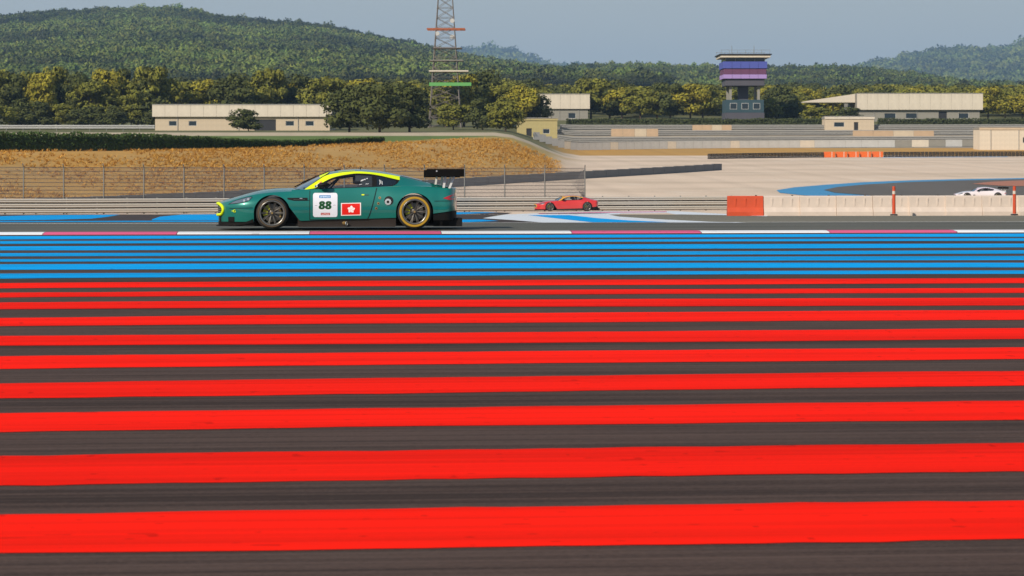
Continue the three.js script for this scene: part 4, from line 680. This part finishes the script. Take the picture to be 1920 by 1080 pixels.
  const seam = (pts, w = 0.011) => patch((u, v) => { const k = u * (pts.length - 1), i = Math.min(pts.length - 2, Math.floor(k)), f = k - i, x = lerp(pts[i][0], pts[i + 1][0], f), y = lerp(pts[i][1], pts[i + 1][1], f), dx = pts[i + 1][0] - pts[i][0], dy = pts[i + 1][1] - pts[i][1], l = Math.hypot(dx, dy), o2 = (v - 0.5) * w; return S(x - dy / l * o2, y + dx / l * o2, 1, 0.0065); }, 16, 1);
  const rear = range(0.19, 0.80, 8).map((y) => [dr(y) + 0.004, y]);
  obj('shut_line', [seam(range(0.18, 0.75, 6).map((y) => [-0.547, y])), seam(rear), seam([[-0.55, 0.186], [0.3, 0.196], [0.56, 0.2]]), seam([[-2.1, 0.405], [-1.9, 0.412], [-1.64, 0.418]], 0.008), seam([[1.86, 0.545], [2.2, 0.548]], 0.008), seam([[-0.72, 0.56], [-0.55, 0.563]], 0.008)], car.black, t);
  obj('handle', quadPatch((x, y) => S(x, y, 1, 0.009), 0.445, 0.585, () => 0.655, () => 0.682, 4, 2), M(0.03, 0.10, 0.09), door); obj('pull', quadPatch((x, y) => S(x, y, 1, 0.012), 0.452, 0.505, () => 0.657, () => 0.68, 4, 2), car.lime, door);
  const rnd4 = (x0, x1, y0, y1, r) => [(x) => { const d = Math.max(0, r - Math.min(x - x0, x1 - x)); return y0 + r - Math.sqrt(Math.max(0, r * r - d * d)); }, (x) => { const d = Math.max(0, r - Math.min(x - x0, x1 - x)); return y1 - r + Math.sqrt(Math.max(0, r * r - d * d)); }];
  { const x0 = -0.485, x1 = -0.014, y0 = 0.238, y1 = 0.706, [lo, hi] = rnd4(x0, x1, y0, y1, 0.042), g = quadPatch((x, y) => S(x, y, 1, 0.009), x0, x1, lo, hi, 60, 10), p = g.attributes.position, uv = g.attributes.uv; for (let i = 0; i < p.count; i++) uv.setXY(i, (p.getX(i) - x0) / (x1 - x0), (p.getY(i) - y0) / (y1 - y0)); obj('number_panel', g, M(1, 1, 1, { map: numberTex(), roughness: 0.35 }), door); }
  { const sk = (x) => (x - 0.054) * 0.02, g = quadPatch((x, y) => S(x, y, 1, 0.009), 0.054, 0.441, (x) => 0.262 + sk(x), (x) => 0.508 + sk(x), 16, 8); obj('flag_decal', g, M(1, 1, 1, { map: flagTex(), roughness: 0.35 }), door); }
  // vents, filler, small fittings
  const vent = obj('fender_vent', quadPatch((x, y) => S(x, y, 1, 0.006), -0.975, -0.59, (x) => lerp(0.582, 0.556, clamp((x + 0.975) / 0.12)), () => 0.612, 12, 2), car.black, t); obj('strake', quadPatch((x, y) => S(x, y, 1, 0.012), -0.86, -0.64, () => 0.574, () => 0.584, 6, 1), car.rim, vent); obj('badge', quadPatch((x, y) => S(x, y, 1, 0.012), -0.74, -0.69, () => 0.592, () => 0.606, 4, 1), car.silver, vent);
  obj('intake', quadPatch((x, y) => S(x, y, 1, 0.006), -2.125, -2.0, () => 0.15, () => 0.245, 6, 2), car.black, t);
  obj('canard', quadPatch((x, y) => V(x, y + 0.02 * (x + 2), Wd(x, y) + 0.02 + 0.0 * y), -1.98, -1.63, (x) => lerp(0.10, 0.12, (x + 1.98) / 0.35), (x) => lerp(0.115, 0.2, ((x + 1.98) / 0.35) ** 2), 8, 1), car.black, t);
  const fil = obj('fuel_filler', disc((x, y) => S(x, y, 1, 0.006), 0.977, 0.553, 0.088, 28), car.black, t);
  obj('filler_cap', [disc((x, y) => S(x, y, 1, 0.014), 0.962, 0.53, 0.058, 28, 0.027), ...range(0, 1, 10).slice(1).map((k) => disc((x, y) => S(x, y, 1, 0.012), 0.962 + Math.cos(k * 6.283) * 0.054, 0.53 + Math.sin(k * 6.283) * 0.054, 0.012, 8))], car.silver, fil);
  for (const [x, y] of [[0.804, 0.607], [0.775, 0.5], [0.735, 0.405]]) { const f = obj('valve', disc((a, b) => S(a, b, 1, 0.006), x, y, 0.024, 16), car.gold, t); obj('plug', disc((a, b) => S(a, b, 1, 0.009), x, y, 0.013, 12), car.satin, f); }
  const ex = obj('exhaust_pipe', tube([V(0.06, 0.13, 0.74), V(0.12, 0.12, 0.84), V(0.16, 0.11, 0.93)], 0.036, 16, 12), car.gold, t); obj('tip', new THREE.TorusGeometry(0.037, 0.008, 8, 20).rotateY(1.1).translate(0.163, 0.11, 0.93), car.silver, ex);
  obj('tow_eye', [new THREE.TorusGeometry(0.022, 0.010, 8, 16).rotateY(0.5).translate(-1.995, 0.355, 0.84), bar(V(-2.12, 0.36, 0.70), V(-2.01, 0.357, 0.82), 0.008)], car.lime, t);
  obj('dive_duct', [bx(0.06, 0.2, 0.05, -2.285, 0.185, 0.42), bx(0.06, 0.2, 0.05, -2.285, 0.185, -0.42)], car.black, t);
  obj('antenna', bar(V(0.42, 1.17, 0), V(0.445, 1.225, 0), 0.01, 6), car.black, t); obj('roof_vent', [rbx(0.14, 0.03, 0.2, 0.01, -0.02, 1.158, -0.1)], car.black, t);
  obj('roof_stripe', patch((u, v) => { const x = lerp(0.0, 0.32, u), s = lerp(0.80, 0.88, v); return V(x, yR(x) + (roofY(x) - yR(x)) * (1 - s * s) + 0.005, s * Rz(x)); }, 12, 2), car.lime, t);
  [[-0.455, -0.42, M(0.05, 0.06, 0.22)], [-0.42, -0.37, M(0.72, 0.66, 0.66)], [-0.37, -0.325, M(0.55, 0.09, 0.09)]].forEach(([a, b, m]) => obj('pillar_patch', quadPatch((x, y) => GS(x, y, 1, 0.010), a, b, (x) => winTop(x) + 0.01, (x) => Math.min(yR(x) - 0.01, winTop(x) + 0.05), 3, 2), m, t));
  // white script and screens behind the glass
  obj('window_net', [quadPatch((x, y) => GS(x, y, 1, -0.02), 0.44, 0.655, (x) => winBot(x) + 0.02, (x) => winTop(x) - 0.02, 8, 3), quadPatch((x, y) => GS(x, y, 1, -0.02), 0.33, 0.44, (x) => lerp(0.93, winBot(x) + 0.02, 0.0), (x) => winTop(x) - 0.03, 6, 3), quadPatch((x, y) => GS(x, y, 1, -0.02), 0.36, 0.44, (x) => winBot(x) + 0.02, (x) => lerp(0.84, 0.9, (x - 0.36) / 0.08), 6, 3)], M(0.024, 0.028, 0.030, { roughness: 0.6 }), t);
  const stroke = (pts) => tube(pts.map(([x, y]) => GS(x, y, 1, 0.004)), 0.0055, 20, 5);
  obj('name_script', [stroke([[0.44, 0.925], [0.45, 0.955], [0.465, 0.935], [0.475, 0.965], [0.485, 0.945]]), stroke([[0.485, 0.95], [0.51, 0.975], [0.515, 0.955], [0.54, 0.98]]), stroke([[0.545, 0.985], [0.565, 0.99], [0.56, 0.97]]), stroke([[0.40, 0.862], [0.46, 0.872]]), stroke([[0.53, 0.872], [0.545, 0.88], [0.56, 0.874], [0.59, 0.885]])], car.white, t);
  obj('side_tag', [stroke([[0.80, 0.96], [0.81, 0.90], [0.80, 0.865]]), stroke([[0.825, 0.95], [0.83, 0.88]]), stroke([[0.85, 0.93], [0.855, 0.865]])], car.white, t);
  // sunlit reflections on the bonnet, painted as white patches
  obj('bonnet_glint', [[-2.26, -2.06], [-1.96, -1.74], [-1.42, -1.0]].map(([a, b]) => patch((u, v) => { const x = lerp(a, b, u), s = lerp(-0.3, 0.12, v), p = topS(x, s, hoodY(x)); p.y += 0.005; return p; }, 8, 4)), car.white, t);
  return t;
}
function quadPatchZ(x0, x1, fn, nu, nv) { return patch((u, v) => fn(lerp(x0, x1, u), v), nu, nv); }

const green = MP(0.003, 0.165, 0.132, { roughness: 0.36, metalness: 0.25, clearcoat: 1, clearcoatRoughness: 0.04 });
const hero = makeCar('race_car', 'green race car number 88 with lime yellow trim and black rear wing', { paint: green, band: car.lime, wing: true, full: true, frontRing: car.ringB, rearRing: car.ringY });
{ const z = 42.17, X = XZ(635, z); hero.position.set(X, G(X, z) + 0.004, -z); hero.rotation.set(-0.016, ANG, 0, 'YXZ'); }
const redCar = makeCar('race_car', 'red race car with yellow bands, half hidden beyond the fork of the track', { paint: MP(0.55, 0.02, 0.015, { roughness: 0.35, clearcoat: 1 }), band: MP(0.60, 0.30, 0.04), wing: false, full: false });
{ const z = 158, X = XZ(1062, z); redCar.position.set(X, G(X, z) + 0.2, -z); redCar.rotation.set(0, 0.05, 0); }
const whiteCar = makeCar('race_car', 'white race car on the side track behind the pale barrier row', { paint: MP(0.66, 0.60, 0.62, { roughness: 0.35, clearcoat: 1 }), band: MP(0.62, 0.52, 0.60), wing: true, full: false });
{ const z = 196, X = XZ(1838, z); whiteCar.position.set(X, G(X, z) + 0.07, -z); whiteCar.rotation.set(0, -0.1, 0); }

renderer.render(scene, camera);
